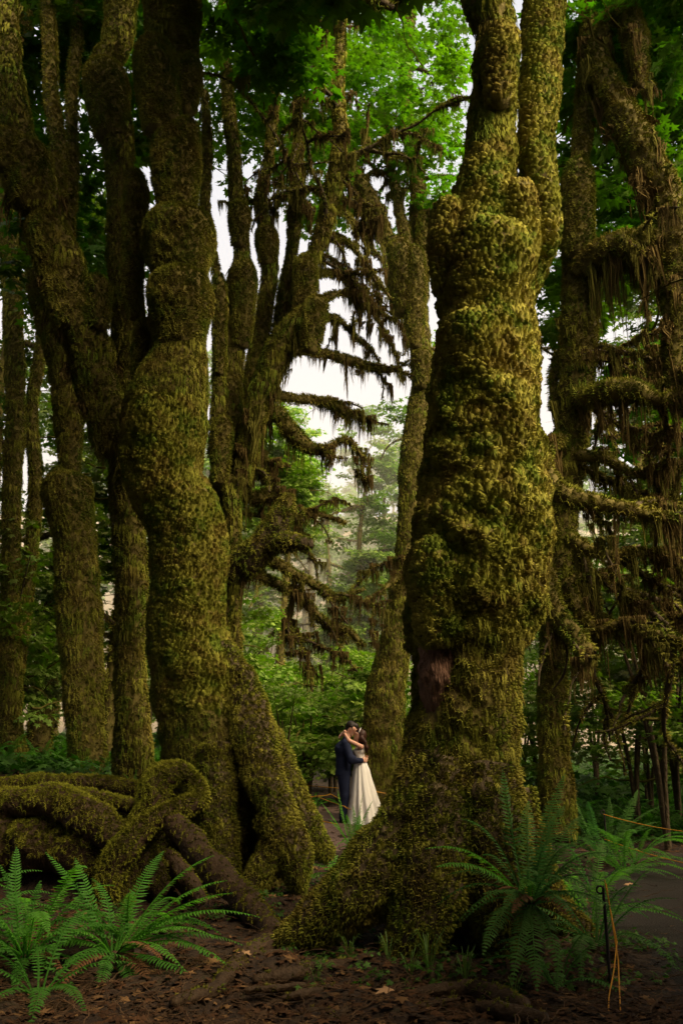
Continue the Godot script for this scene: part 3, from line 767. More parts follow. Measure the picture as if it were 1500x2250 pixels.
	"dark_cushion": [[-4.096,8.272,-9.8,0.225,-4.148,8.548,-9.8,0.284,-4.201,8.828,-9.8,0.325,-4.257,9.054,-9.8,0.3,-4.267,9.158,-9.8,0.203,-4.272,9.206,-9.8,0.072],[-3.745,7.312,-10,0.18,-3.813,7.587,-10,0.228,-3.881,7.866,-10,0.261,-3.96,8.092,-10,0.241,-3.97,8.197,-10,0.163,-3.974,8.244,-10,0.058],[-3.492,6.638,-10.1,0.207,-3.552,6.883,-10.1,0.262,-3.612,7.131,-10.1,0.3,-3.682,7.331,-10.1,0.277,-3.69,7.424,-10.1,0.187,-3.694,7.466,-10.1,0.066],[-3.342,9.906,-10.5,0.215,-3.398,10.287,-10.5,0.272,-3.454,10.675,-10.5,0.312,-3.515,10.99,-10.5,0.289,-3.525,11.136,-10.5,0.195,-3.53,11.203,-10.5,0.069],[-3.159,6.638,-10.1,0.107,-3.187,6.863,-10.1,0.136,-3.215,7.091,-10.1,0.155,-3.243,7.275,-10.1,0.143,-3.25,7.359,-10.1,0.097,-3.253,7.398,-10.1,0.034],[-3.963,8.407,-10.3,0.098,-3.991,8.712,-10.3,0.125,-4.018,9.021,-10.3,0.143,-4.04,9.271,-10.3,0.132,-4.051,9.387,-10.3,0.089,-4.055,9.439,-10.3,0.032],[-4.388,8.681,-9.6,0.144,-4.414,8.849,-9.6,0.181,-4.441,9.018,-9.6,0.207,-4.467,9.154,-9.6,0.191,-4.474,9.217,-9.6,0.129,-4.477,9.245,-9.6,0.046]],
	"bank_cushion": [[-4.21,4.582,-12.9,0.255,-4.256,4.869,-12.9,0.322,-4.302,5.159,-12.9,0.368,-4.35,5.393,-12.9,0.34,-4.36,5.501,-12.9,0.23,-4.364,5.55,-12.9,0.082]],
	"draped_cushion": [[-1.605,9.006,-11.9,0.11,-1.613,9.237,-11.9,0.138,-1.62,9.47,-11.9,0.158,-1.626,9.659,-11.9,0.146,-1.629,9.745,-11.9,0.099,-1.63,9.785,-11.9,0.035],[-1.53,7.271,-11.9,0.126,-1.526,7.699,-11.9,0.159,-1.523,8.136,-11.9,0.183,-1.511,8.49,-11.9,0.169,-1.516,8.655,-11.9,0.115,-1.518,8.73,-11.9,0.041],[-1.2,8.988,-12.4,0.121,-1.214,9.196,-12.4,0.152,-1.227,9.405,-12.4,0.174,-1.243,9.573,-12.4,0.16,-1.245,9.651,-12.4,0.108,-1.246,9.686,-12.4,0.038],[-0.59,7.81,-11.9,0.127,-0.581,8.11,-11.9,0.161,-0.572,8.415,-11.9,0.184,-0.558,8.661,-11.9,0.17,-0.559,8.775,-11.9,0.115,-0.56,8.827,-11.9,0.041],[-0.461,6.901,-11.3,0.119,-0.436,7.158,-11.3,0.151,-0.411,7.417,-11.3,0.172,-0.375,7.627,-11.3,0.159,-0.376,7.724,-11.3,0.107,-0.376,7.768,-11.3,0.038],[-1.8,6.68,-11.6,0.064,-1.818,7.166,-11.6,0.081,-1.837,7.663,-11.6,0.093,-1.852,8.067,-11.6,0.086,-1.859,8.254,-11.6,0.059,-1.863,8.34,-11.6,0.021],[-1.723,4.993,-11.6,0.092,-1.722,5.29,-11.6,0.117,-1.722,5.59,-11.6,0.134,-1.715,5.834,-11.6,0.124,-1.719,5.946,-11.6,0.084,-1.721,5.998,-11.6,0.03],[-0.73,4.414,-11.2,0.059,-0.732,4.495,-11.2,0.074,-0.733,4.576,-11.2,0.084,-0.734,4.642,-11.2,0.078,-0.735,4.672,-11.2,0.053,-0.735,4.685,-11.2,0.019]],
	"far_cushion": [[1.823,11.245,-17.2,0.118,1.851,11.861,-17.2,0.149,1.879,12.487,-17.2,0.171,1.909,12.996,-17.2,0.158,1.915,13.231,-17.2,0.107,1.918,13.339,-17.2,0.038],[1.384,10.624,-17.1,0.244,1.358,11.158,-17.1,0.308,1.331,11.7,-17.1,0.353,1.289,12.14,-17.1,0.327,1.293,12.343,-17.1,0.221,1.295,12.436,-17.1,0.078],[1.589,9.799,-17,0.171,1.606,10.525,-17,0.217,1.623,11.266,-17,0.249,1.636,11.87,-17,0.231,1.643,12.15,-17,0.157,1.645,12.278,-17,0.056],[1.765,9.009,-17.4,0.161,1.772,9.276,-17.4,0.203,1.778,9.546,-17.4,0.232,1.784,9.763,-17.4,0.214,1.786,9.863,-17.4,0.144,1.787,9.909,-17.4,0.051]],
	"curtain_cushion": [[2.979,7.336,-9.5,0.128,3.009,7.748,-9.5,0.163,3.04,8.169,-9.5,0.187,3.065,8.511,-9.5,0.174,3.077,8.67,-9.5,0.117,3.082,8.743,-9.5,0.042],[3.709,6.657,-9,0.108,3.729,6.866,-9,0.137,3.75,7.077,-9,0.157,3.767,7.248,-9,0.145,3.774,7.326,-9,0.098,3.778,7.362,-9,0.035]],
	"tangle": [[-2.007,-0.097,-8.4,0.117,-1.995,0.155,-8.5,0.136,-1.932,0.459,-8.6,0.147,-1.845,0.798,-8.7,0.15,-1.789,1.018,-8.75,0.144,-1.607,1.11,-8.8,0.102,-1.479,1.059,-8.8,0.077,-1.385,0.942,-8.75,0.072],[-1.385,0.942,-8.75,0.072,-1.383,0.858,-8.6,0.074,-1.557,0.802,-8.45,0.081,-1.743,0.698,-8.35,0.092,-1.918,0.527,-8.25,0.11,-2.053,0.292,-8.2,0.116,-2.115,0.03,-8.2,0.099],[-3.937,0.831,-9.6,0.12,-3.464,0.956,-9.6,0.093,-2.996,0.988,-9.5,0.087,-2.511,0.97,-9.5,0.087,-2.099,0.919,-9.4,0.073,-1.745,0.906,-9.3,0.045],[-3.674,0.714,-9,0.172,-3.32,0.8,-9,0.156,-2.881,0.84,-8.9,0.145,-2.575,0.762,-8.8,0.152,-2.293,0.612,-8.7,0.158,-1.93,0.419,-8.6,0.139,-1.634,0.077,-8.5,0.103],[-2.921,0.861,-9.3,0.072,-2.517,0.867,-9.2,0.066,-2.208,0.802,-9.1,0.066,-1.905,0.714,-9,0.056],[-1.714,0.75,-8.5,0.09,-1.456,0.608,-8.3,0.111,-1.152,0.374,-8,0.113,-0.853,0.182,-7.7,0.101,-0.634,0.061,-7.4,0.089,-0.501,-0.029,-7.1,0.079,-0.5,-0.142,-6.9,0.044],[-3.813,0.395,-9.2,0.349,-3.23,0.449,-9.1,0.303,-2.696,0.417,-9,0.273,-2.229,0.274,-8.8,0.216,-1.78,0.062,-8.6,0.161],[-1.995,0.344,-8.9,0.109,-1.642,0.287,-8.7,0.115,-1.384,0.116,-8.5,0.096,-1.219,-0.08,-8.3,0.062]],
	"soil_root": [[-0.511,0.025,-6.584,0.07,-0.667,0.02,-6.014,0.058,-0.737,0.015,-5.492,0.042,-0.922,0.01,-5.223,0.03],[-0.519,0.01,-5.689,0.027,-0.306,0.018,-5.793,0.05,-0.087,0.014,-6.014,0.041,0.118,0.008,-6.132,0.024],[-0.332,0.005,-5.345,0.015,-0.181,0.01,-5.417,0.029,0,0.008,-5.511,0.024,0.134,0.004,-5.569,0.011],[-0.262,0.006,-5.011,0.017,-0.121,0.008,-5.074,0.024,0.024,0.004,-5.027,0.012],[-0.07,0.007,-4.905,0.019,0.024,0.008,-5.059,0.024,0.195,0.007,-5.123,0.02,0.348,0.004,-5.206,0.012],[0.117,0.004,-4.935,0.012,0.312,0.007,-5.043,0.019,0.528,0.005,-5.266,0.015,0.664,0.003,-5.345,0.008],[0.387,0.009,-5.399,0.026,0.658,0.015,-5.492,0.042,0.852,0.018,-5.399,0.052,0.98,0.014,-5.139,0.039],[-0.796,0.009,-5.901,0.026,-0.574,0.015,-6.254,0.042,-0.34,0.013,-6.382,0.037,-0.16,0.009,-6.584,0.026],[-0.553,0.006,-5.492,0.016,-0.398,0.008,-5.53,0.024,-0.215,0.006,-5.608,0.016],[0.741,0.01,-5.181,0.03,0.888,0.015,-5.043,0.043,1.048,0.011,-4.905,0.033]],
}
const CROWNS := {
	"golden": [[1.144,12.731,-8,1.716,1.265,2,420],[-0.058,12.3,-8.3,1.337,1.017,1.8,240]],  # above the view; last clump added to shade the left-hand stems
	"striped": [[-0.7,11.5,-7.7,1.9,1.3,1.7,460],[-2.6,12,-7.4,1.6,1.2,1.6,300],[-3.528,14.909,-10,2.117,2.141,2.2,350],[-1.37,12.353,-11,0.937,0.993,1.4,110]],  # leading clumps added above the view to shade the stems behind
	"dark": [[-3.629,12.958,-12.5,0.444,1.708,1,70],[-3.918,10.071,-13,0.317,1.389,1,40],[-5.26,13.255,-12,1.256,1.483,1.5,152],[-4.403,10.71,-13,0.961,1.518,1.5,80],[-5.409,9.534,-13,0.47,1.084,1.5,32],[-5.033,17.062,-12,3.355,2.882,3,560]],  # last clump, above the view, thickened for the shade it casts
	"draped": [[-1.771,13.728,-13,1.18,1.579,1.8,216],[-0.456,15.012,-14,1.552,1.601,2,302],[-2.016,12.441,-14,0.789,1.474,1.6,122],[-0.551,13.59,-14.5,1.194,1.449,1.8,165],[-1.379,11.829,-15,1.103,1.074,1.5,50]],
	"far": [[1.213,17.531,-17,2.095,2.206,2.4,353],[1.205,15.208,-17.5,1.753,1.978,2.4,224],[2.114,14.377,-16,0.906,2.077,1.8,122],[0.111,14.431,-18,1.554,1.305,1.8,74],[2.103,15.123,-14,0.914,1.724,1.5,74]],
	"curtain": [[3.737,10.312,-11,0.83,1.689,1.5,140],[4.715,11.142,-11,0.985,1.748,1.5,230],[4.425,9.227,-11.5,0.913,0.984,1.3,110],[4.571,11.194,-10,1.045,1.231,1.5,220],[3.644,8.259,-12,0.572,0.976,1.2,70],[4.804,6.267,-12,0.618,1.053,1.2,60]],
}
const FERNS := [
	["fern","big bright green sword fern arching before the looped root",[-1.48,0,-6.132],[[-0.869,0.652,-6.232,0.22,"fern_bright"],[-0.758,0.508,-6.132,0.2,"fern_bright"],[-0.707,0.447,-6.032,0.18,"fern_bright"],[-0.525,0.3,-6.032,0.28,"fern_bright"],[-0.778,0.206,-5.882,0.22,"fern_bright"],[-0.704,0.062,-5.832,0.2,"fern_bright"],[-0.77,-0.04,-5.732,0.14,"fern"],[-1.157,-0.152,-5.532,0.12,"fern"],[-2.019,0.675,-6.232,0.12,"fern"],[-1.829,0.631,-6.282,0.14,"fern"],[-1.736,0.487,-6.382,0.2,"fern"],[-1.29,0.637,-6.632,0.2,"fern"],[-1.896,0.384,-6.032,0.2,"fern"],[-1.987,0.162,-5.932,0.2,"fern"],[-1.706,0.038,-5.632,0.16,"fern"],[-1.053,0.17,-6.532,0.2,"fern_bright"],[-1.401,-0.057,-5.532,0.12,"fern"],[-0.635,0.087,-6.232,0.2,"fern"]],0.075,16,1.0],
	["fern","dim sword fern with upright fronds before the dark log",[-2.072,0,-6.132],[[-2.215,0.71,-6.232,0.1,"fern"],[-2.321,0.594,-6.232,0.12,"fern"],[-2.066,0.479,-6.332,0.15,"fern"],[-2.441,0.382,-6.132,0.15,"fern"],[-1.932,0.247,-5.832,0.18,"fern"],[-2.186,0.089,-5.732,0.15,"fern"],[-1.748,0.093,-5.832,0.15,"fern"],[-1.906,-0.034,-5.532,0.1,"fern"],[-1.858,0.236,-6.332,0.18,"fern"]],0.075,10,0.9],
	["fern","big blue-green sword fern in front of the golden maple's trunk",[1.17,0.391,-5.75],[[1.058,1.226,-5.85,0.02,"fern_blue"],[0.771,0.916,-5.85,0.28,"fern_blue"],[0.509,0.761,-5.6,0.26,"fern_bright"],[0.563,0.679,-5.45,0.2,"fern_bright"],[1.562,1.186,-6.25,0.1,"fern_blue"],[1.643,0.922,-6.15,0.22,"fern_blue"],[1.498,0.987,-6.05,0.2,"fern_blue"],[1.757,0.792,-6.05,0.25,"fern_blue"],[1.493,0.756,-5.75,0.25,"fern_blue"],[1.752,0.707,-5.75,0.27,"fern_blue"],[1.589,0.609,-5.65,0.25,"fern_blue"],[1.49,0.529,-5.45,0.25,"fern_blue"],[1.667,0.531,-5.65,0.25,"fern_blue"],[1.009,0.576,-5.25,0.2,"fern_bright"],[0.927,0.119,-5.15,0.14,"fern_blue"],[1.198,0.112,-5.15,0.14,"fern_blue"],[0.693,0.393,-5.45,0.22,"fern_blue"],[0.603,0.401,-5.85,0.25,"fern_blue"],[1.468,0.418,-5.45,0.2,"fern_blue"],[0.773,0.264,-5.15,0.16,"fern_blue"],[1.04,0.11,-5.05,0.1,"fern_blue"],[0.934,0.673,-6.05,0.2,"fern_blue"],[1.286,1.007,-6.2,0.12,"fern_blue"],[1.236,0.787,-5.5,0.22,"fern_blue"],[0.9,0.453,-5.25,0.2,"fern_blue"]],0.08,14,0.8],
	["fern","pale-tipped sword fern by the rope beyond the big fern",[3.142,0,-11.001],[[2.794,0.907,-11.101,0.12,"fern_blue"],[2.689,0.784,-11.101,0.12,"fern_blue"],[3.336,0.757,-11.201,0.06,"fern_blue"],[3.973,0.65,-11.201,0.2,"fern_blue"],[3.873,0.484,-11.001,0.22,"fern_blue"],[3.733,0.43,-10.901,0.2,"fern_blue"],[4.018,0.276,-10.801,0.28,"fern_blue"],[3.73,0.844,-11.301,0.12,"fern_blue"],[2.951,0.738,-10.801,0.16,"fern_blue"],[3.849,0.099,-10.601,0.2,"fern_blue"],[2.732,0.337,-10.701,0.2,"fern_blue"],[3.404,0.209,-10.501,0.2,"fern_blue"],[2.449,0.35,-11.101,0.2,"fern_blue"]],0.075,8,0.8],
	["fern","small sword fern at the foot of the golden maple",[0.663,0,-6.515],[[0.591,0.268,-6.615,0.05,"fern_blue"],[0.422,0.102,-6.465,0.1,"fern_blue"],[0.436,0.063,-6.415,0.08,"fern_blue"],[0.811,0.244,-6.615,0.06,"fern_blue"],[0.873,0.078,-6.415,0.1,"fern_blue"],[0.721,0.103,-6.315,0.08,"fern_blue"],[0.723,0.223,-6.565,0.03,"fern_blue"],[0.939,0.173,-6.515,0.1,"fern_blue"]],0.07,3,0.4],
	["fern","lush light green fern spreading low between the two great maples",[0.046,0,-9.288],[[-0.509,0.334,-9.288,0.16,"fern_bright"],[-0.452,0.247,-9.088,0.15,"fern_bright"],[-0.288,0.422,-9.588,0.18,"fern_bright"],[0.337,0.526,-9.588,0.16,"fern_bright"],[0.399,0.442,-9.388,0.16,"fern_bright"],[0.044,0.276,-8.788,0.12,"fern_bright"],[-0.132,0.243,-8.888,0.14,"fern_bright"],[0.224,0.292,-8.988,0.14,"fern_bright"],[-0.383,0.354,-9.588,0.18,"fern_bright"]],0.11,9,0.7],
	["fern","upright sword fern partly hiding the hem of the bridal gown",[0.154,0,-12.387],[[-0.051,0.777,-12.487,0.05,"fern_bright"],[-0.282,0.633,-12.387,0.1,"fern_bright"],[0.155,0.592,-12.287,0.08,"fern_bright"],[0.304,0.747,-12.487,0.04,"fern_bright"],[0.43,0.639,-12.487,0.1,"fern_bright"],[0.537,0.496,-12.387,0.12,"fern_bright"],[0.061,0.482,-12.187,0.1,"fern_bright"],[-0.172,0.424,-12.187,0.12,"fern_bright"],[0.52,0.337,-12.187,0.1,"fern_bright"],[0.244,0.489,-12.087,0.08,"fern_bright"]],0.07,6,0.6],
	["fern","little fern sprig on the split roots of the cushioned maple",[-1.341,0.1,-9.661],[[-1.183,0.369,-9.661,0.05,"fern"],[-1.109,0.338,-9.661,0.05,"fern"],[-1.45,0.414,-9.661,0.06,"fern"],[-1.047,0.246,-9.561,0.04,"fern"],[-1.566,0.302,-9.661,0.06,"fern"]],0.06,2,0.3],
	["fern","tiny fern seedling with two pale fronds on dark soil",[0.543,0,-5.793],[[0.377,0.071,-5.793,0.04,"fern_bright"],[0.521,0.053,-5.693,0.04,"fern_bright"],[0.621,-0.013,-5.743,0.04,"fern"],[0.513,0.079,-5.893,0.03,"fern"]],0.06,1,0.2],
	["fern","small fern behind the looped root, beside the cushioned maple",[-2.192,0.9,-9.6],[[-2.351,1.087,-9.6,0.05,"fern_bright"],[-1.986,1.134,-9.6,0.06,"fern_bright"],[-2.445,1.031,-9.6,0.06,"fern_bright"],[-2.008,1.034,-9.5,0.05,"fern_bright"],[-2.23,1.131,-9.7,0.03,"fern_bright"]],0.06,3,0.35],
]
const WILD_FERNS := [[-2.539,-19.413,10,0.892],[-1.783,-19.079,9,1.02],[-1.058,-19.888,9,0.811],[-1.676,-19.425,8,1.077],[-3.128,-21.563,9,1.02],[-1.649,-20.239,9,0.735],[-1.504,-21.687,8,0.771],[-1.284,-19.357,9,0.703],[-2.383,-21.82,9,1.039],[-1.239,-20.656,9,0.872],[-2.748,-20.22,7,0.732],[-1.299,-22.99,10,0.98],[-2.794,-21.695,7,0.865],[-1.637,-21.531,9,0.773],[-1.979,-21.355,8,1.062],[-1.769,-19.246,8,0.811],[-1.57,-22.448,7,0.832],[-1.669,-20.836,7,0.843],[-2.969,-22.858,9,0.994],[-0.652,-19.073,9,0.829],[-2.772,-21.608,7,0.817],[-1.651,-20.777,8,0.8],[-5.168,-12.953,7,0.745],[-6.089,-14.191,9,0.999],[-5.343,-14.636,8,0.77],[-7.669,-12.356,7,0.895],[-5.189,-17.824,7,0.818],[-5.271,-13.929,7,0.649],[-5.613,-16.643,10,0.861],[-7.718,-13.211,10,0.764],[-8.764,-14.527,8,0.859],[-6.262,-13.294,8,0.613],[-7.372,-13.454,8,0.909],[-6.33,-13.57,9,0.621],[-3.061,-15.392,10,0.985],[-4.821,-17.225,7,0.798],[-8.405,-13.266,8,0.735],[-4.796,-16.797,9,0.926],[-5.621,-15.928,9,0.735],[-6.49,-14.978,9,0.985],[-4.723,-12.267,8,0.907],[-7.276,-17.138,8,0.875],[-6.027,-14.833,10,0.971],[-7.601,-12.02,8,0.605],[-3.391,-12.695,10,0.951],[-5.476,-17.272,8,0.665],[-5.107,-16.911,10,0.966],[-6.186,-12.474,7,0.796],[8.215,-17.257,8,0.617],[3.662,-19.154,7,0.719],[5.212,-13.523,10,0.752],[7.767,-15.178,8,0.903],[8.162,-15.8,7,0.646],[6.802,-19.197,10,0.766],[7.325,-16.11,8,0.855],[8.593,-16.351,7,0.919],[4.171,-19.12,8,0.883],[5.094,-19.019,9,0.817],[8.444,-17.974,7,0.859],[3.902,-13.776,10,0.811],[6.22,-15.878,9,0.743],[7.647,-19.901,7,0.871],[6.735,-15.193,10,0.913],[6.496,-19.557,10,0.845],[5.764,-13.985,9,0.994],[5.172,-16.034,8,0.87],[6.808,-14.998,9,0.679],[7.805,-17.725,7,0.631],[6.945,-19.33,9,0.862],[5.095,-15.104,7,0.842],[6.239,-18.282,7,0.92],[7.882,-19.673,8,0.673],[8.925,-17.627,7,0.904],[8.817,-13.818,10,0.87],[1.25,-11.8,9,0.55],[1.1,-12.5,8,0.6],[1.75,-10,8,0.5],[2,-9.6,8,0.5]]
const THICKET := [[-2.75,-6.5,13,1],[-2.05,-6.15,12,0.95],[-2.5,-5.75,11,0.9],[-1.45,-6.35,11,0.8],[-3.2,-7.2,12,1],[-1.75,-5.5,10,0.75]]
const BESIDE := [[1.72,-6.35,12,0.8],[1.95,-7.3,11,0.85],[2.35,-8.6,11,0.85],[3.05,-9.9,12,0.9],[1.3,-5.75,9,0.6],[3.6,-11.2,11,0.9],[1.5,-8.2,10,0.7]]
const FAR_TREES := [[-16,-24,17,3.5,315,0.8,1.8],[-12,-20,15,3,315,0.75,1.6],[-9,-27,17,3.2,285,0.9,1.8],[-6.5,-19,14,2.4,247.5,0.85,1.5],[-6,-30,14,2.4,330,1.1,1.8],[-4.6,-17.5,8,1.6,240,0.7,1.3],[-7.8,-18.5,14,2.2,390,0.7,1.4],[-10.5,-16,13,2.2,315,0.65,1.4],[5.7,-12.9,10,1.5,420,0.7,1.3],[6.8,-17,13,2.2,247.5,0.8,1.5],[4.6,-30,16,3,320,1.1,1.8],[8.4,-23,15,2.4,315,0.9,1.6],[10,-27,17,3.5,315,0.9,1.8],[12,-19,15,3,315,0.75,1.6],[15,-25,17,3.5,315,0.8,1.8],[-20,-32,18,4,262.5,0.9,2],[20,-32,18,4,262.5,0.9,2],[-8,-44,24,4.5,390,1.3,2.2],[-4.6,-46,19,3,420,1.4,1.7],[-2.2,-54,17,3,360,1.45,1.8],[0.8,-60,15,3,300,1.5,2],[3.4,-52,17,2.6,300,1.5,2],[7.5,-44,20,4,300,1.3,2.2],[13,-50,22,5,270,1.2,2.4],[-14,-46,22,5,270,1.2,2.4],[5,-56,20,4,330,1.4,2.6],[-1.9,-27,12,1.5,620,1.5,1.2],[0.75,-31,13.5,1.7,640,1.5,1.25],[-3.3,-34,15,2,560,1.45,1.3],[-0.6,-36,13,2,560,1.5,1.35],[2.1,-38,15,2.2,520,1.5,1.4],[-22,-66,13,3.2,172.5,1.25,3],[-18.1,-86,18,3.2,172.5,1.4,3],[-14.2,-106,16,3.2,172.5,1.3,3],[-14.2,-81,14,3.2,172.5,1.45,3],[-10.3,-101,19,3.2,172.5,1.35,3],[-6.4,-76,17,3.2,172.5,1.25,3],[-6.4,-96,15,3.2,172.5,1.4,3],[-2.5,-71,13,3.2,230,1.3,3],[1.4,-91,18,3.2,230,1.45,3],[1.4,-66,16,3.2,230,1.35,3],[5.3,-86,14,3.2,230,1.25,3],[9.2,-106,19,3.2,172.5,1.4,3],[9.2,-81,17,3.2,172.5,1.3,3],[13.1,-101,15,3.2,172.5,1.45,3],[17,-76,13,3.2,172.5,1.35,3],[17,-96,18,3.2,172.5,1.25,3],[20.9,-71,16,3.2,172.5,1.4,3],[24.8,-91,14,3.2,172.5,1.3,3],[0,-75,14,3,200,1.4,3]]  # includes a tree added at the right edge to shade the couple
const SHRUBS := [[-0.176,-26.179,4.063,1.242,129,1.141,1.15],[0.558,-22.374,3.38,1.177,93,0.981,1.15],[-2.436,-26.268,4.393,1.719,95,1.077,1.15],[1.035,-23.131,3.277,1.471,86,0.964,1.15],[-1.283,-26.933,3.63,1.291,130,1.036,1.15],[-4.049,-25.113,3.316,1.772,110,1.222,1.15],[-0.939,-23.122,2.583,1.206,84,1.124,1.15],[-1.625,-26.036,2.533,1.739,74,1.005,1.15],[0.919,-21.633,3.981,1.545,105,1.15,1.15],[-1.292,-20.185,2.891,1.601,83,0.911,1.15],[-2.491,-21.218,2.523,1.794,88,1.113,1.15],[-0.79,-21.723,2.698,1.332,78,1.207,1.15],[-0.315,-25.6,3.788,1.579,105,0.955,1.15],[-1.976,-22.151,2.996,1.406,94,0.959,1.15],[0.524,-22.561,3.183,1.546,125,1.04,1.15],[-3.281,-20.619,4.361,1.223,113,0.907,1.15],[0.985,-21.525,2.713,1.679,122,0.905,1.15],[-10.057,-15.086,4.769,1.526,126,0.948,1.1],[-3.63,-22.065,4.795,1.85,94,0.801,1.1],[-10.55,-20.303,2.889,1.48,127,0.974,1.1],[-9.437,-21.468,4.733,1.58,72,0.946,1.1],[-10.219,-20.79,4.486,1.573,120,0.969,1.1],[-6.75,-18.391,4.569,1.813,127,0.795,1.1],[-11.13,-24.756,2.499,1.358,100,0.996,1.1],[-9.034,-15.815,4.255,1.498,104,0.948,1.1],[-6.028,-15.39,4.157,1.369,108,0.973,1.1],[-6.148,-16.168,4.944,1.761,102,0.952,1.1],[-11.399,-17.261,3.113,1.864,126,0.92,1.1],[-11.712,-19.781,2.777,1.388,126,0.922,1.1],[-9.102,-24.826,4.631,1.606,95,0.71,1.1],[-8.537,-24.749,4.361,1.79,89,0.868,1.1],[-9.624,-17.076,4.229,1.357,83,0.705,1.1],[-4.549,-24.318,3.117,1.705,96,0.985,1.1],[-4.207,-19.096,4.351,1.268,87,0.853,1.1],[-11.747,-17.636,3.147,1.832,78,0.884,1.1],[6.09,-21.385,5.26,1.596,124,0.763,1],[11.424,-18.853,5.628,1.499,87,0.894,1],[3.468,-17.916,3.293,1.175,113,0.953,1],[4.38,-21.728,3.608,1.554,122,0.745,1],[9.818,-18.786,5.978,1.819,127,0.708,1],[9.993,-14.22,3.301,1.128,100,0.889,1],[9.729,-19.815,5.469,1.889,90,0.752,1],[5.249,-21.583,5.835,1.647,139,0.717,1],[11.171,-19.191,4.871,1.774,86,0.954,1],[10.261,-16.227,4.645,1.497,100,0.809,1],[9.796,-20.465,5.179,1.13,89,0.807,1],[5.951,-15.955,5.542,1.851,123,0.803,1],[6.528,-19.227,5.811,1.253,102,0.756,1],[7.997,-12.701,3,1.337,124,0.919,1],[11.471,-17.225,2.741,1.345,126,0.941,1],[4.808,-21.955,4.699,1.381,80,0.834,1],[4.572,-12.783,5.265,1.686,106,0.763,1],[6.242,-18.177,2.785,1.163,90,0.992,1],[7.932,-14.22,4.691,1.58,118,0.706,1],[9.084,-16.137,3.387,1.568,119,0.713,1],[4.973,-15.213,4.079,1.351,120,0.812,1],[9.678,-21.319,5.445,1.627,116,0.981,1],[5.619,-15.683,4.428,1.535,103,0.871,1],[10.739,-17.196,5.418,1.159,120,0.879,1]]
const SHADE_TREES := [[-7,-3.5,12,2.2,6.5,3.5,416],[-7.5,0.5,12,3,6,4,368],[-3.6,2.2,11,2.6,6.5,3,416],[0.4,3.2,11,2.6,6.6,2.6,416],[3.4,3.4,9,2,4.4,2.4,368],[4.7,-0.7,10,0.9,7,3,352],[5,-2.6,5,1.1,2.8,1.3,264],[-8.9,-9,13,2.6,7,4,416],[8.6,-7,9,2,4.6,2.4,336],[0,9,14,4,7,5,416],[-1.8,-0.6,10,2,7.6,1.2,288],[-11.5,-13.5,15,2.6,9,4,336],[-5.5,5.5,10,2.6,4,3.5,416],[-1.6,6.4,9,2.4,3.5,3,416],[2.6,6.2,9,2.4,3.6,3,416],[6,6.6,10,2.6,4,3.5,336],[-10,5,13,3,7,5,336],[-4.4,-1.2,12,1.8,8.6,1.4,336],[8.2,-1.5,8,2,3.6,2.4,336],[-3.4,-1.2,11,2,9.2,1.6,416,-0.8,-3.2],[-5.8,-2,13,1.8,11.6,1.6,416,-4.8,-4],[4.4,-3.5,5,0.8,3.3,1.3,264],[7.5,4.5,12,3,7,3.5,240],[2.8,0.6,5,1,3.6,1.6,264],[-7.2,-7,13,1.6,9.5,3,336]]  # unseen trees added for their shade; a trailing pair shifts the crown overhead
const STAKES := [[1.62,-5.72,0.58,"black iron stake with orange ropes, beside the dark gravel trail",""],[3.221,-11.084,0.6,"black iron stake half hidden in the pale-tipped fern",""],[-1.06,-23.788,0.62,"thin dark rope stake by the path behind the couple","stakes by the path"],[-0.486,-18.199,0.62,"thin dark rope stake by the path behind the couple","stakes by the path"],[4.218,-17.642,0.6,"dark rope stake behind the golden maple and ferns",""]]
const ROPES := [[[1.63,0.57,-5.71,1.629,0.252,-5.55,1.557,0.14,-5.4,1.46,0.051,-5.2,1.37,-0.044,-4.95,1.186,-0.169,-4.4],0.004,0,"slack orange rope hanging from the trailside stake into the shade"],[[1.635,0.55,-5.7,1.614,0.165,-5.5,1.534,0.06,-5.25,1.44,-0.044,-4.95,1.263,-0.177,-4.4],0.004,0,"second orange rope end trailing down beside the trailside stake"],[[3.201,0.57,-11.084,4.141,0.424,-10.2],0.005,0.04,"orange rope running off above the trail edge beside the pale-tipped fern"],[[3.201,0.28,-11.084,3.939,0.113,-9.8],0.005,0.03,"lower orange rope running along the trail edge under the fern"],[[2.393,0.564,-12,2.994,0.567,-12.3],0.01,0.01,"short orange rope seen behind the golden maple's trunk"],[[-0.962,0.484,-21.5,0.427,0.414,-21],0.011,0.02,"orange rope strung behind the man's back from the far stake"],[[-1.003,0.368,-18,-0.492,0.395,-18.3,-0.229,0.405,-18.8,0.364,0.187,-18],0.01,0.01,"orange rope sagging along the path beside the man's legs"],[[-0.491,0.386,-18.3,0.057,0.328,-16.2,0.162,0.295,-16],0.009,0.01,"taut orange rope crossing in front of the man's trousers"],[[0.604,0.555,-17,1.021,0.537,-15.5],0.009,0,"orange rope leading from the bride's dress towards the golden maple"],[[-0.438,0.237,-14.5,-0.07,0.21,-14],0.008,0,"low orange rope over the path before the upright fern"]]

